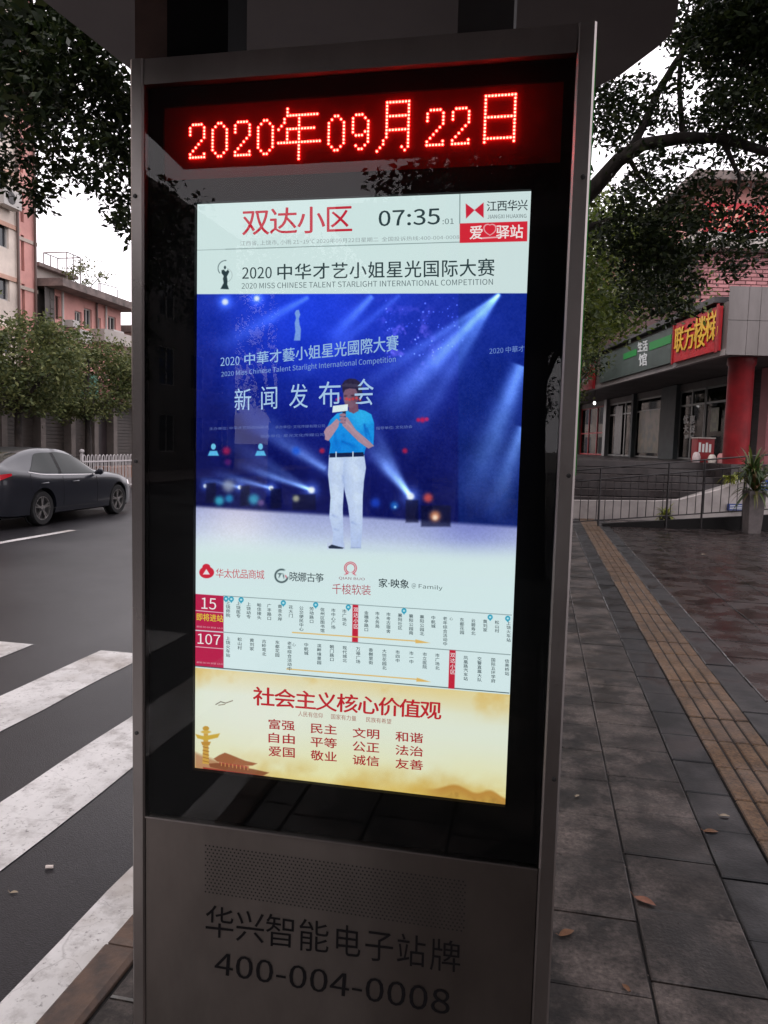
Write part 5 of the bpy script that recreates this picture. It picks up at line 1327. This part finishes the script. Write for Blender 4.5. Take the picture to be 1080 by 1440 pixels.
# red columns
M_redc = mat('red_column_paint', (.26, .010, .015), .45, base2=(.17, .008, .012), scale=2.6, rvar=.12, bump=.08, bscale=30)
cn = 0
for u, D, rr in ((1037, 20.8, .33), (1120, 20.8, .33)):
    p = on_d(u, 600, D); lp, dp, _ = to_ldz(p)
    b = MB(); b.lathe([(rr+.06, 0), (rr+.06, .14), (rr, .16), (rr, FB-FLR-.2+FLR-.0), (rr+.04, FB-.15), (rr+.04, FB+.028)], (p.x, p.y, 0.0), 28)
    b.v = [(x, y, max(z, 0)) for x, y, z in b.v]
    b.build('red_column', M_redc, shop, smooth=True)
b = MB(); lbox(b, 9.2, 19, 20.2, 21.999, 0, FLR-.001)
b.build('terrace_front', M_step, kind='structure', label='front of the raised shop terrace below the red column')
# red cabinet of goods and small items by the door
p = on_d(1004, 640, 21.6); lc, dc, _ = to_ldz(p)
cab = empty('red_cabinet', ldz(lc, 22.4, FLR), 'small red cabinet with white lettering beside the red column', 'cabinet')
b = MB(); lbox(b, lc-.25, lc+.25, 22.2, 22.6, FLR+.001, FLR+.70); b.build('body', M_redc, cab)
b = MB(); lbox(b, lc-.27, lc+.27, 22.17, 22.63, FLR+.701, FLR+.73); b.build('lid', M_pale, cab)
b = MB()
for k in range(4): lbox(b, lc-.2+k*.1, lc-.14+k*.1, 22.19, 22.1995, FLR+.3, FLR+.58-.04*(k % 2))
b.build('label_marks', M_wlet, cab, kind='stuff')
for k, (dl, hh, cc) in enumerate(((-.35, .3, (.5, .42, .42)), (.1, .24, (.6, .55, .5)), (.36, .28, (.45, .2, .2)))):
    b = MB(); c_ = ldz(lc+dl, 21.95, FLR*1.0); b.lathe([(.10, 0), (.12, hh*.5), (.09, hh*.85), (.05, hh)], (c_.x, c_.y, FLR-.0+.001), 10)
    b.build('white_sack', mat('sack_%d' % k, cc, .7, var=.2, scale=8), smooth=True, label=('greyish sack left of the red cabinet', 'cream sack in front of the red cabinet', 'dull pink sack right of the red cabinet')[k], cat='sack')
# hanging bulb
p = on_d(836, 567, 33)
lampo = empty('hanging_bulb', p, 'small lit white bulb hanging under the far canopy', 'lamp')
b = MB(); b.tube([p+Vector((0, 0, .1)), Vector((p.x, p.y, FB+.03))], .015, 5); b.build('cord', M_dark, lampo)
b = MB(); b.lathe([(.015, -.07), (.05, -.035), (.06, 0), (.04, .05), (.02, .08)], tuple(p), 10); b.build('bulb', emis('bulb_glow', (1, .95, .95), 4), lampo, smooth=True)

# ---- ramp with parapet, fence
M_par = mat('pale_ramp_concrete', (.38, .34, .325), .75, var=.18, scale=2.5, bump=.15, bscale=40)
DP = 17.0
def pd(u, v, D=DP): return on_d(u, v, D)
pts = [pd(790, 734), pd(1110, 739), pd(1110, 660), pd(1080, 668.5), pd(1040, 680), pd(1000, 692), pd(958, 702.5), pd(925, 704.5), pd(790, 703.5)]
pts[0].z = pts[1].z = 0.0
b = MB(); b.prism(pts, HF, 0, .16)
ramp = b.build('ramp_parapet', M_par, label='pale concrete ramp wall rising to the right behind the fence', cat='ramp wall')
pts = [pd(790, 715, 18.6), pd(1110, 715, 18.6)]
b = MB(); 
l0 = to_ldz(pd(958, 700))[0]; l1 = to_ldz(pd(1110, 660))[0]
z1_ = pd(1110, 664).z-.12
b.add([ldz(l0, DP+.161, 0), ldz(l1, DP+.161, 0), ldz(l1, DP+1.5, 0), ldz(l0, DP+1.5, 0), ldz(l0, DP+.161, .25), ldz(l1, DP+.161, z1_), ldz(l1, DP+1.5, z1_), ldz(l0, DP+1.5, .25)], [(0, 3, 2, 1), (4, 5, 6, 7), (0, 1, 5, 4), (1, 2, 6, 5), (2, 3, 7, 6), (3, 0, 4, 7)])
b.build('ramp', mat('ramp_floor', (.2, .18, .17), .6, var=.2, scale=3), kind='structure', label='sloping ramp floor behind the parapet')
DF = 15.4
M_fence = mat('dark_fence_steel', (.028, .024, .025), .5, metal=.3, var=.3, scale=9)
fence = empty('railing_fence', ldz(6, DF, 0), 'thin dark steel railing climbing gently to the right across the plaza', 'fence')
def fpt(l, k):     # k: 0 bottom, 1 middle, 2 top
    ua, ub = (811, 1050); A_ = [(811, 733.6), (812, 677), (814, 661)][k]; B_ = [(1050, 718), (1078, 654), (1050, 642)][k]
    a, c = on_d(*A_, DF), on_d(*B_, DF); la_, lb_ = to_ldz(a)[0], to_ldz(c)[0]
    return ldz(l, DF, a.z+(c.z-a.z)*(l-la_)/(lb_-la_))
fl0, fl1 = to_ldz(on_d(770, 700, DF))[0], to_ldz(on_d(1096, 700, DF))[0]
for k in (0, 1, 2):
    b = MB(); a, c = fpt(fl0, k), fpt(fl1, k)
    b.tube([a, c], .017 if k else .014, 6); b.build('rail', M_fence, fence, smooth=True)
l_ = fl0; k = 0
sp_ = 11.6/FPX*DF
while l_ < fl1:
    a, c = fpt(l_, 0), fpt(l_, 1)
    jit = random.uniform(-.012, .012)
    b = MB(); b.tube([a, c+HR*jit], .0085, 5); b.build('baluster', M_fence, fence); l_ += sp_; k += 1
for u in (843, 938.5, 988, 1046, 800):
    l_ = to_ldz(on_d(u, 700, DF))[0]; a, c = fpt(l_, 0), fpt(l_, 2)
    b = MB(); b.tube([Vector((a.x, a.y, 0.0)), c], .022, 6); b.build('post', M_fence, fence)
b = MB(); a, c = fpt(to_ldz(on_d(850, 700, DF))[0], 0), fpt(fl1, 0)
n_ = HF*.10
b.add([Vector((a.x, a.y, 0)), Vector((c.x, c.y, 0)), c-Vector((0, 0, .12)), a-Vector((0, 0, .075)), Vector((a.x, a.y, 0))+n_, Vector((c.x, c.y, 0))+n_, c-Vector((0, 0, .12))+n_, a-Vector((0, 0, .075))+n_], [(0, 1, 2, 3), (4, 7, 6, 5), (3, 2, 6, 7), (1, 5, 6, 2), (0, 3, 7, 4), (0, 4, 5, 1)])
b.build('kerb_wedge', mat('black_wet_kerb', (.008, .007, .007), .6, spec=.2), fence)
# blue boards against the ramp
for k, (q, lab) in enumerate((((1023, 709, 1049, 717.5), 'flat blue and white board lying against the ramp foot'), ((1064, 675, 1084, 689), 'blue board with white lettering leaning on the upper ramp wall'))):
    D_ = DP-.06-.02*k
    A_, B_ = on_d(q[0], q[3], D_), on_d(q[2], q[1], D_); e = empty('blue_board', A_, lab, 'board')
    la_, lb_ = to_ldz(A_)[0], to_ldz(B_)[0]
    b = MB(); lbox(b, la_, lb_, D_, D_+.03, A_.z, B_.z); b.build('board', mat('blue_board', (.02, .05, .22), .5, var=.2, scale=9), e)
    b = MB()
    for j in range(3): lbox(b, la_+.05, lb_-.06, D_-.004, D_-.0005, A_.z+(B_.z-A_.z)*(.2+j*.25), A_.z+(B_.z-A_.z)*(.2+j*.25)+.016)
    b.build('white_lines', M_wlet, e, kind='stuff')
# ---- potted plants
M_pot = mat('grey_concrete_pot', (.13, .11, .108), .7, var=.2, scale=7, bump=.2, bscale=50)
def arching(b, base, n, ln_, seed, wd_=.025, up=.9):
    r = random.Random(seed)
    for i in range(n):
        a = r.uniform(0, 2*PI); el = r.uniform(.15, 1.0)*up; L0 = ln_*r.uniform(.6, 1.1); d = Vector((math.cos(a), math.sin(a), 0)); s = Vector((-d.y, d.x, 0))
        vs = []; m_ = 6
        for j in range(m_+1):
            t = j/m_; p = Vector(base)+d*L0*t*(1-.3*el)*.75+Vector((0, 0, L0*(el*t*1.15-1.05*t*t*(1-el*.35)*.8))); w_ = wd_*math.sin(PI*(.12+.86*t))
            vs += [p-s*w_+Vector((0, 0, w_*.4)), p, p+s*w_+Vector((0, 0, w_*.4))]
        fs = []
        for j in range(m_): fs += [(3*j, 3*j+1, 3*j+4, 3*j+3), (3*j+1, 3*j+2, 3*j+5, 3*j+4)]
        b.add(vs, fs)
p = on_d(1061, 690, 14.9); pb = Vector((p.x, p.y, 0))
pot = empty('potted_plant', pb, 'arching leafy plant in a tall tapered grey pot beside the fence', 'potted plant')
zt = p.z
b = MB(); 
for (r0, z0_, r1, z1__) in ((.12, 0, .165, zt),): 
    q = [Vector((sx*r0, sy_*r0, 0)) for sx, sy_ in ((-1, -1), (1, -1), (1, 1), (-1, 1))]; q2 = [Vector((sx*r1, sy_*r1, zt)) for sx, sy_ in ((-1, -1), (1, -1), (1, 1), (-1, 1))]
    q3 = [Vector((sx*(r1-.03), sy_*(r1-.03), zt)) for sx, sy_ in ((-1, -1), (1, -1), (1, 1), (-1, 1))]; q4 = [v-Vector((0, 0, .06)) for v in q3]
    R2 = Matrix.Rotation(YAW, 3, 'Z')
    b.add([pb+R2@v for v in q+q2+q3+q4], [(0, 3, 2, 1)]+[(i, (i+1) % 4, 4+(i+1) % 4, 4+i) for i in range(4)]+[(4+i, 4+(i+1) % 4, 8+(i+1) % 4, 8+i) for i in range(4)]+[(8+i, 8+(i+1) % 4, 12+(i+1) % 4, 12+i) for i in range(4)]+[(12, 13, 14, 15)])
b.build('pot', M_pot, pot)
LFp = leaf_mat('potted_leaves', [(.02, .04, .012), (.05, .085, .02), (.10, .13, .03), (.12, .05, .035)], .3)
b = MB(); arching(b, (pb.x, pb.y, zt-.05), 80, .85, 5, .026, 1.25); arching(b, (pb.x-.06, pb.y, zt+.35), 70, .6, 6, .024, 1.2)
b.tube([(pb.x, pb.y, zt-.06), (pb.x-.03, pb.y, zt+.4)], .02, 6); b.build('leaves', LFp, pot, kind='stuff')
p = on_d(936, 722, 15.75); pb2 = Vector((p.x, p.y, 0))
pot2 = empty('potted_plant', pb2, 'small yellow green plant in a low dark pot behind the railing', 'potted plant')
b = MB(); b.lathe([(.09, 0), (.13, .2), (.14, .22), (.12, .22), (.11, .18)], tuple(pb2), 14); b.build('pot', mat('dark_pot', (.05, .04, .045), .6), pot2, smooth=True)
b = MB(); arching(b, (pb2.x, pb2.y, .2), 46, .36, 8, .03, 1.2); b.build('leaves', leaf_mat('yellow_leaves', [(.10, .13, .02), (.22, .24, .03), (.3, .3, .05)], .3), pot2, kind='stuff')
p = on_d(1050, 668, 16.8)
vine = empty('potted_plant', (p.x+.2, p.y+.5, .0), 'yellow green trailing plant hanging over the ramp wall', 'plant')
b = MB(); 
for k in range(4): arching(b, tuple(on_d(1022+k*9, 672-k*1.5, 16.95)), 16, .34, 20+k, .03, .7)
b.build('leaves', MATS['yellow_leaves'], vine, kind='stuff')

# ================================================================== CAR
def smooth_curve(pts, xs):
    pts = sorted(pts); x = np.array([p[0] for p in pts]); y = np.array([p[1] for p in pts])
    m_ = np.gradient(y, x)
    # monotone-ish cubic hermite
    out = []
    for q in xs:
        i = int(np.clip(np.searchsorted(x, q)-1, 0, len(x)-2)); h = x[i+1]-x[i]; t = np.clip((q-x[i])/h, 0, 1)
        dl = (y[i+1]-y[i])/h; m0 = m_[i]; m1 = m_[i+1]
        if abs(m0) > 3*abs(dl): m0 = 3*dl
        if abs(m1) > 3*abs(dl): m1 = 3*dl
        out.append((2*t**3-3*t*t+1)*y[i]+(t**3-2*t*t+t)*h*m0+(-2*t**3+3*t*t)*y[i+1]+(t**3-t*t)*h*m1)
    return np.array(out)
top_pts = [(-1.27, .62), (-1.24, .98), (-1.17, 1.08), (-1.0, 1.125), (-.5, 1.285), (-.1, 1.385), (.35, 1.44), (.78, 1.44), (1.17, 1.375), (1.6, 1.195), (2.02, .99), (2.4, .945), (2.9, .87), (3.25, .77), (3.45, .66), (3.53, .5)]
belt_pts = [(-1.27, .60), (-1.24, .93), (-1.17, 1.02), (-1.0, 1.035), (-.4, 1.01), (.0, .955), (.6, .93), (1.2, .915), (1.8, .905), (2.1, .90), (2.5, .87), (2.9, .81), (3.25, .70), (3.45, .60), (3.53, .47)]
wid_pts = [(-1.27, .66), (-1.2, .78), (-1.0, .845), (-.4, .885), (.3, .90), (1.2, .90), (2.2, .895), (2.8, .87), (3.15, .80), (3.4, .66), (3.53, .48)]
rw_pts = [(-1.27, .62), (-1.17, .72), (-1.0, .70), (-.5, .61), (0, .575), (.5, .58), (1.0, .585), (1.4, .62), (1.8, .68), (2.02, .74), (2.5, .74), (2.9, .72), (3.25, .62), (3.45, .50), (3.53, .40)]
bot_pts = [(-1.27, .34), (-1.05, .22), (-.4, .19), (2.8, .18), (3.3, .2), (3.53, .3)]
def section(y):
    zt = float(smooth_curve(top_pts, [y])[0]); zb = float(smooth_curve(belt_pts, [y])[0]); w_ = float(smooth_curve(wid_pts, [y])[0]); rw = float(smooth_curve(rw_pts, [y])[0]); z0 = float(smooth_curve(bot_pts, [y])[0])
    zb = min(zb, zt-.012); h = zt-zb; bodyh = zb-z0
    ctrl = [(0, z0), (w_*.86, z0), (w_*.955, z0+.035), (w_*.985, z0+bodyh*.22), (w_*.992, z0+bodyh*.42), (w_*1.0, z0+bodyh*.62), (w_*.99, z0+bodyh*.80), (w_*.965, zb-.03), (w_*.925, zb+.004)]
    gx_ = w_*.925
    for t in (.15, .35, .55, .75, .9): ctrl.append((gx_+(rw-gx_)*t**1.15, zb+.004+(h-.05 if h > .12 else h*.7)*t))
    ctrl += [(rw*.94, zt-.022 if h > .1 else zt-h*.16), (rw*.8, zt-.008 if h > .1 else zt-h*.08), (rw*.5, zt-.001), (0, zt)]
    return ctrl
def make_car(name, label, paint, loc, rotz=0, group=None):
    e = empty(name, (0, 0, 0), label, 'car', group)
    ys_ = np.concatenate([np.linspace(-1.27, -1.02, 8), np.linspace(-.97, 3.2, 64), np.linspace(3.25, 3.53, 8)])
    rings = []
    for y in ys_:
        s = section(float(y)); full = [(-x, z) for x, z in s[::-1]][:-1]+s[0:]
        full = s+[(-x, z) for x, z in s[::-1][1:-1]]
        rings.append([(x, float(y), z) for x, z in full])
    b = MB(); n = len(rings[0])
    vs = [p for r__ in rings for p in r__]; fs = []
    for i in range(len(rings)-1):
        for k in range(n): fs.append((i*n+k, i*n+(k+1) % n, (i+1)*n+(k+1) % n, (i+1)*n+k))
    fs.append(tuple(range(n))[::-1]); fs.append(tuple((len(rings)-1)*n+k for k in range(n)))
    b.add(vs, fs)
    body = b.build('body', paint, e, smooth=True)
    bmm = bmesh.new(); bmm.from_mesh(body.data); bmesh.ops.recalc_face_normals(bmm, faces=bmm.faces); bmm.to_mesh(body.data); bmm.free()
    WBY = (0.0, 2.58); WR = .325
    cut = MB()
    for y in WBY: cut.lathe([(.375, -.32), (.375, .32)], (0, y, .345), 40, 'x')
    for sgn in (1, -1): pass
    cb = MB()
    for y in WBY:
        for s_ in (1, -1):
            cb.lathe([(.372, -.2), (.372, .2)], (s_*.86, y, .34), 40, 'x')
    co = cb.build('cut', paint)
    bmm = bmesh.new(); bmm.from_mesh(co.data); bmesh.ops.recalc_face_normals(bmm, faces=bmm.faces); bmm.to_mesh(co.data); bmm.free()
    md = body.modifiers.new('c', 'BOOLEAN'); md.operation = 'DIFFERENCE'; md.object = co; md.solver = 'EXACT'
    dg = bpy.context.evaluated_depsgraph_get(); me = bpy.data.meshes.new_from_object(body.evaluated_get(dg)); body.modifiers.clear(); body.data = me
    me.polygons.foreach_set('use_smooth', [True]*len(me.polygons))
    try: me.set_sharp_from_angle(angle=math.radians(38))
    except Exception: pass
    bpy.data.objects.remove(co)
    blk = MATS['tyre_rubber']; 
    for y in WBY:
        for s_ in (1, -1):
            b = MB(); b.lathe([(.366, .70), (.366, .72)], (0, y, .34), 30, 'x'); b.v = [(x*s_, yy, z) for x, yy, z in b.v]; b.build('wheel_well', blk, e)
    # windows: patches of the greenhouse lifted 5 mm
    def gpt(y, t, off=.006):
        s = section(y); q = s[8:15]; t_ = t*(len(q)-1); i = min(int(t_), len(q)-2); f_ = t_-i
        x = q[i][0]*(1-f_)+q[i+1][0]*f_; z = q[i][1]*(1-f_)+q[i+1][1]*f_
        return (x+off, y, z+off*.3)
    def glass(y0, y1, tfun0, tfun1, nm='side_window'):
        for s_ in (1, -1):
            vs = []; fs = []; ny, nt_ = 16, 5
            for i in range(ny+1):
                y = y0+(y1-y0)*i/ny
                for j in range(nt_+1):
                    t = tfun0(y)+(tfun1(y)-tfun0(y))*j/nt_; p = gpt(y, t); vs.append((p[0]*s_, p[1], p[2]))
            for i in range(ny):
                for j in range(nt_): q = (i*(nt_+1)+j, (i+1)*(nt_+1)+j, (i+1)*(nt_+1)+j+1, i*(nt_+1)+j+1); fs.append(q if s_ > 0 else q[::-1])
            b = MB(); b.add(vs, fs); b.build(nm, MATS['car_glass'], e, smooth=True)
    topf = lambda y: .86*min(1, max(.10, (1.98-y)/.55))*1.0 if y > 1.43 else .86
    glass(.63, 1.90, lambda y: .07, topf)
    glass(-.30, .55, lambda y: .09, lambda y: .84*min(1, max(.10, (y+.36)/.45)))
    def topglass(y0, y1, nm, wf):
        vs = []; fs = []; ny, nx = 12, 10
        for i in range(ny+1):
            y = y0+(y1-y0)*i/ny; zt = float(smooth_curve(top_pts, [y])[0]); rw = float(smooth_curve(rw_pts, [y])[0])*wf
            for j in range(nx+1): x = -rw+2*rw*j/nx; vs.append((x, y, zt+.007-.02*(abs(x)/rw)**4))
        for i in range(ny):
            for j in range(nx): fs.append((i*(nx+1)+j, i*(nx+1)+j+1, (i+1)*(nx+1)+j+1, (i+1)*(nx+1)+j))
        b = MB(); b.add(vs, fs); b.build(nm, MATS['car_glass'], e, smooth=True)
    topglass(1.22, 1.98, 'windscreen', .9); topglass(-.97, -.25, 'rear_window', .88)
    # bright sill line under the windows, handles, mirrors, lights
    for s_ in (1, -1):
        b = MB(); b.tube([(s_*(section(y)[8][0]+.006), y, section(y)[8][1]-.004) for y in np.linspace(-.36, 1.75, 14)], .008, 5); b.build('window_trim', MATS['car_chrome'], e, smooth=True)
        for y in (.98, -.02+.05):
            s = section(y); b = MB(); xo = s[6][0]
            b.tube([(s_*(xo+.002), y-.10, .79), (s_*(xo+.03), y-.07, .795), (s_*(xo+.03), y+.07, .80), (s_*(xo+.002), y+.10, .80)], .013, 6); b.build('door_handle', MATS['car_chrome_dark'], e, smooth=True)
        b = MB(); b.tube([(s_*.86, 1.72, .93), (s_*.93, 1.70, .955), (s_*1.0, 1.69, .97), (s_*1.05, 1.70, .97)], [.03, .05, .072, .04], 8); b.build('wing_mirror', paint, e, smooth=True)
        b = MB(); vs = [gpt(y_, t_, .0075) for t_ in (.06, .3, .55, .84) for y_ in (.545, .635)]
        b.add([(p_[0]*s_, p_[1], p_[2]) for p_ in vs], [((2*i, 2*i+1, 2*i+3, 2*i+2) if s_ > 0 else (2*i, 2*i+2, 2*i+3, 2*i+1)) for i in range(3)]); b.build('door_pillar', blk, e)
        # tail lamp wraps the corner
        vs = []; fs = []
        yy_ = np.concatenate([np.linspace(-.82, -1.25, 8)])
        for y in yy_:
            s = section(float(y)); zc = s[7][1]
            for dz in (-.02, -.15):
                t = (abs(y)-.78)/.47; z = zc-.005+dz*(.25+.75*t)
                # width at height z
                xo = np.interp(z, [q[1] for q in s[2:9]], [q[0] for q in s[2:9]]); vs.append((s_*(xo+.006), float(y)-.004, z))
        m_ = len(yy_)
        s = section(-1.25)
        for xk in (.5, .3): 
            vs.append((s_*xk, -1.285, vs[2*m_-2][2])); vs.append((s_*xk, -1.285, vs[2*m_-1][2]))
        m_ += 2
        for i in range(m_-1): q = (2*i, 2*i+1, 2*i+3, 2*i+2); fs.append(q if s_ > 0 else q[::-1])
        b = MB(); b.add(vs, fs); b.build('tail_lamp', MATS['tail_lamp_red'], e, smooth=True)
        vs = []
        yy_ = np.linspace(3.0, 3.42, 8)
        for y in yy_:
            s = section(float(y)); zc = s[7][1]
            for dz in (.0, -.10):
                z = zc+dz+.0; xo = np.interp(z, [q[1] for q in s[2:9]], [q[0] for q in s[2:9]]); vs.append((s_*(xo+.006), float(y)+.004, z))
        fs = [((2*i, 2*i+2, 2*i+3, 2*i+1) if s_ > 0 else (2*i, 2*i+1, 2*i+3, 2*i+2)) for i in range(7)]
        b = MB(); b.add(vs, fs); b.build('headlight', MATS['car_chrome'], e, smooth=True)
    # door gaps
    b = MB()
    for s_ in (1, -1):
        for yk in (-.34, .60, 1.74):
            pts_ = []
            for i_ in (3, 4, 5, 6, 7): 
                s = section(yk+(.10 if yk < 0 and i_ < 5 else 0)); pts_.append((s_*(s[i_][0]+.0006), yk+(.14 if yk < 0 and i_ < 5 else 0), s[i_][1]))
            b.tube(pts_, .004, 4)
        b.tube([(s_*(section(y)[3][0]+.001), y, .31) for y in np.linspace(-.15, 1.75, 8)], .004, 4)
    b.build('door_gaps', blk, e, kind='stuff')
    # numberless rear plate, bumper skirt
    MB().box((-.22, -1.29, .72), (.22, -1.272, .84)).build('rear_plate', MATS['car_chrome_dark'], e)
    MB().box((-.7, -.93, .17), (.7, 3.2, .24)).build('underbody', blk, e)
    # wheels
    for y in WBY:
        for s_ in (1, -1):
            w_ = MB(); w_.lathe([(.20, -.10), (.30, -.105), (WR, -.07), (WR, .07), (.30, .105), (.225, .10), (.215, .06), (.20, .05)], (0, 0, 0), 32, 'x')
            w_.v = [(x*s_+s_*.765, yy+y, z+WR) for x, yy, z in w_.v]; wo = w_.build('wheel', blk, e, smooth=True)
            rm = MB(); rm.lathe([(.222, .03), (.222, .095), (.205, .095), (.20, .03)], (0, 0, 0), 32, 'x'); rm.lathe([(.05, .02), (.05, .10), (.03, .105)], (0, 0, 0), 14, 'x')
            for k in range(5):
                for dd in (-.13, .13):
                    a = 2*PI*k/5+.3+y; a2 = a+dd
                    c0 = Vector((.085, math.cos(a)*.04, math.sin(a)*.04)); c1_ = Vector((.088, math.cos(a2)*.208, math.sin(a2)*.208)); t_ = Vector((0, -(c1_-c0).z, (c1_-c0).y)).normalized()*.015
                    q = [c0-t_, c0+t_, c1_+t_*.8, c1_-t_*.8]; rm.add(q+[v-Vector((.03, 0, 0)) for v in q], [(0, 1, 2, 3), (7, 6, 5, 4), (0, 4, 5, 1), (1, 5, 6, 2), (2, 6, 7, 3), (3, 7, 4, 0)])
            rm.v = [(x*s_+s_*.765, yy+y, z+WR) for x, yy, z in rm.v]; rm.build('rim', MATS['alloy'], wo, smooth=True)
            dk_ = MB(); dk_.lathe([(.198, .0), (.198, .012)], (0, 0, 0), 20, 'x'); dk_.v = [(x*s_+s_*.765, yy+y, z+WR) for x, yy, z in dk_.v]; dk_.build('brake_disc', blk, wo)
    e.location = loc; e.rotation_euler = (0, 0, rotz)
    return e
mat('tyre_rubber', (.012, .012, .013), .75); mat('car_chrome', (.62, .6, .6), .2, metal=1); mat('car_chrome_dark', (.12, .12, .13), .3, metal=.5)
mat('car_glass', (.006, .012, .011), .08, spec=.22); mat('alloy', (.5, .48, .47), .3, metal=.9)
mat('tail_lamp_red', (.30, .008, .015), .15, spec=.6, coat=.5, emit=(.35, .01, .02), estr=.5)
M_carp = mat('dark_slate_car_paint', (.016, .018, .027), .30, metal=.2, coat=.45, spec=.4); M_carp.node_tree.nodes['Principled BSDF'].inputs['Coat Roughness'].default_value = .06
M_carr = mat('maroon_car_paint', (.09, .03, .035), .3, metal=.2, coat=1.0, spec=.6)
wr_, wf_ = on_z(62, 739, ROADZ), on_z(165, 722.5, ROADZ)
print('wheels', wr_, wf_)
yaw_c = math.atan2(-(wf_.x-wr_.x), (wf_.y-wr_.y))
cx_ = (wr_.x+wf_.x)/2-.86
car = make_car('parked_car', 'dark slate sedan with red tail lamp driving on the near side of the road', M_carp, (cx_, (wr_.y+wf_.y)/2-1.29, ROADZ), 0)
car.name = 'sedan'
car2 = make_car('sedan', 'reddish sedan just showing behind the dark sedan roof', M_carr, (cx_-2.75, (wr_.y+wf_.y)/2-1.29-2.3, ROADZ), 0)

# ================================================================== SMALL THINGS
M_leafd = [mat('fallen_leaf_%d' % k, c_, .6, var=.25, scale=40) for k, c_ in enumerate(((.24, .10, .06), (.16, .07, .03), (.30, .24, .17)))]
def fallen(u, v, ln_, rot, k, lab, z=.0025, zz=0):
    p = on_z(u, v, zz); b = MB(); m_ = 6; vs = []; fs = []
    for j in range(m_+1):
        t = j/m_; w_ = ln_*.24*math.sin(PI*min(1, .08+.9*t)); hz = .003*math.sin(PI*t)
        q = Vector((ln_*(t-.5), 0, 0)); R2 = Matrix.Rotation(rot, 3, 'Z')
        for sg, up_ in ((-1, 1), (0, 0), (1, 1.3)):
            vs.append(R2@(q+Vector((0, sg*w_, hz+up_*w_*.12)))+Vector((p.x, p.y, zz+z)))
    for j in range(m_): fs += [(3*j, 3*j+1, 3*j+4, 3*j+3), (3*j+1, 3*j+2, 3*j+5, 3*j+4)]
    b.add(vs, fs); b.tube([R2@Vector((-ln_*.5, 0, 0))+Vector((p.x, p.y, zz+z)), R2@Vector((-ln_*.72, ln_*.06, .01))+Vector((p.x, p.y, zz+z))], .0012, 4)
    b.build('fallen_leaf', M_leafd[k], smooth=True, label=lab, cat='leaf')
gm_ = MB(); rr_ = random.Random(12)
for k in range(420):
    x_ = rr_.choice((XA, XB, XC, XA-gw, rr_.uniform(.1, 1.2)))+rr_.gauss(0, .012); y_ = rr_.uniform(1.9, 8); s_ = rr_.uniform(.0015, .0045); a_ = rr_.uniform(0, 6)
    gm_.add([(x_+s_*math.cos(a_), y_+s_*math.sin(a_), .001), (x_+s_*math.cos(a_+2.2), y_+s_*math.sin(a_+2.2), .001), (x_+s_*math.cos(a_+4.1), y_+s_*math.sin(a_+4.1), .001), (x_, y_, .001+s_*.9)], [(0, 1, 3), (1, 2, 3), (2, 0, 3)])
gm_.build('grit', mat('grit', (.13, .105, .09), .8, var=.3, scale=30), kind='stuff', label='fine grit and leaf crumbs gathered along the slab joints')
fallen(812, 1120, .03, .9, 2, 'tiny pale scrap on the grey slabs close beside the display')
fallen(880, 1390, .035, 2.1, 1, 'small dark leaf crumb on the grey slabs near the lower edge')
fallen(907, 1268, .075, -.5, 0, 'dry orange brown leaf lying on the joint of the grey slabs')
fallen(797, 1313, .06, .7, 1, 'curled brown leaf on the slab right beside the display foot')
fallen(1019, 1148, .045, .1, 2, 'small pale leaf on the dark paving strip')
fallen(1000, 1170, .06, .2, 1, 'dark reddish leaf flattened on the dark paving strip')
fallen(990, 780, .10, .4, 2, 'pale leaf scrap on the wet plaza below the fence')
fallen(1030, 740, .10, 1.2, 2, 'tiny pale scrap on the wet plaza near the grey pot')
p = on_z(69, 1222, ROADZ)
b = MB(); b.tube([(p.x-.012, p.y-.004, ROADZ+.009), (p.x+.014, p.y+.006, ROADZ+.008)], .007, 8); b.build('cigarette_end', mat('paper_white', (.6, .52, .48), .7), label='tiny white cigarette end on the asphalt between two stripes', cat='litter')
fallen(20, 1256, .03, .3, 2, 'tiny grey scrap on the asphalt near the left edge', zz=ROADZ)
# masking ground cover: debris bits
for o in bpy.data.objects:
    if o.type == 'MESH' and o.parent is None and 'kind' not in o.keys() and 'category' not in o.keys(): print('untagged', o.name)
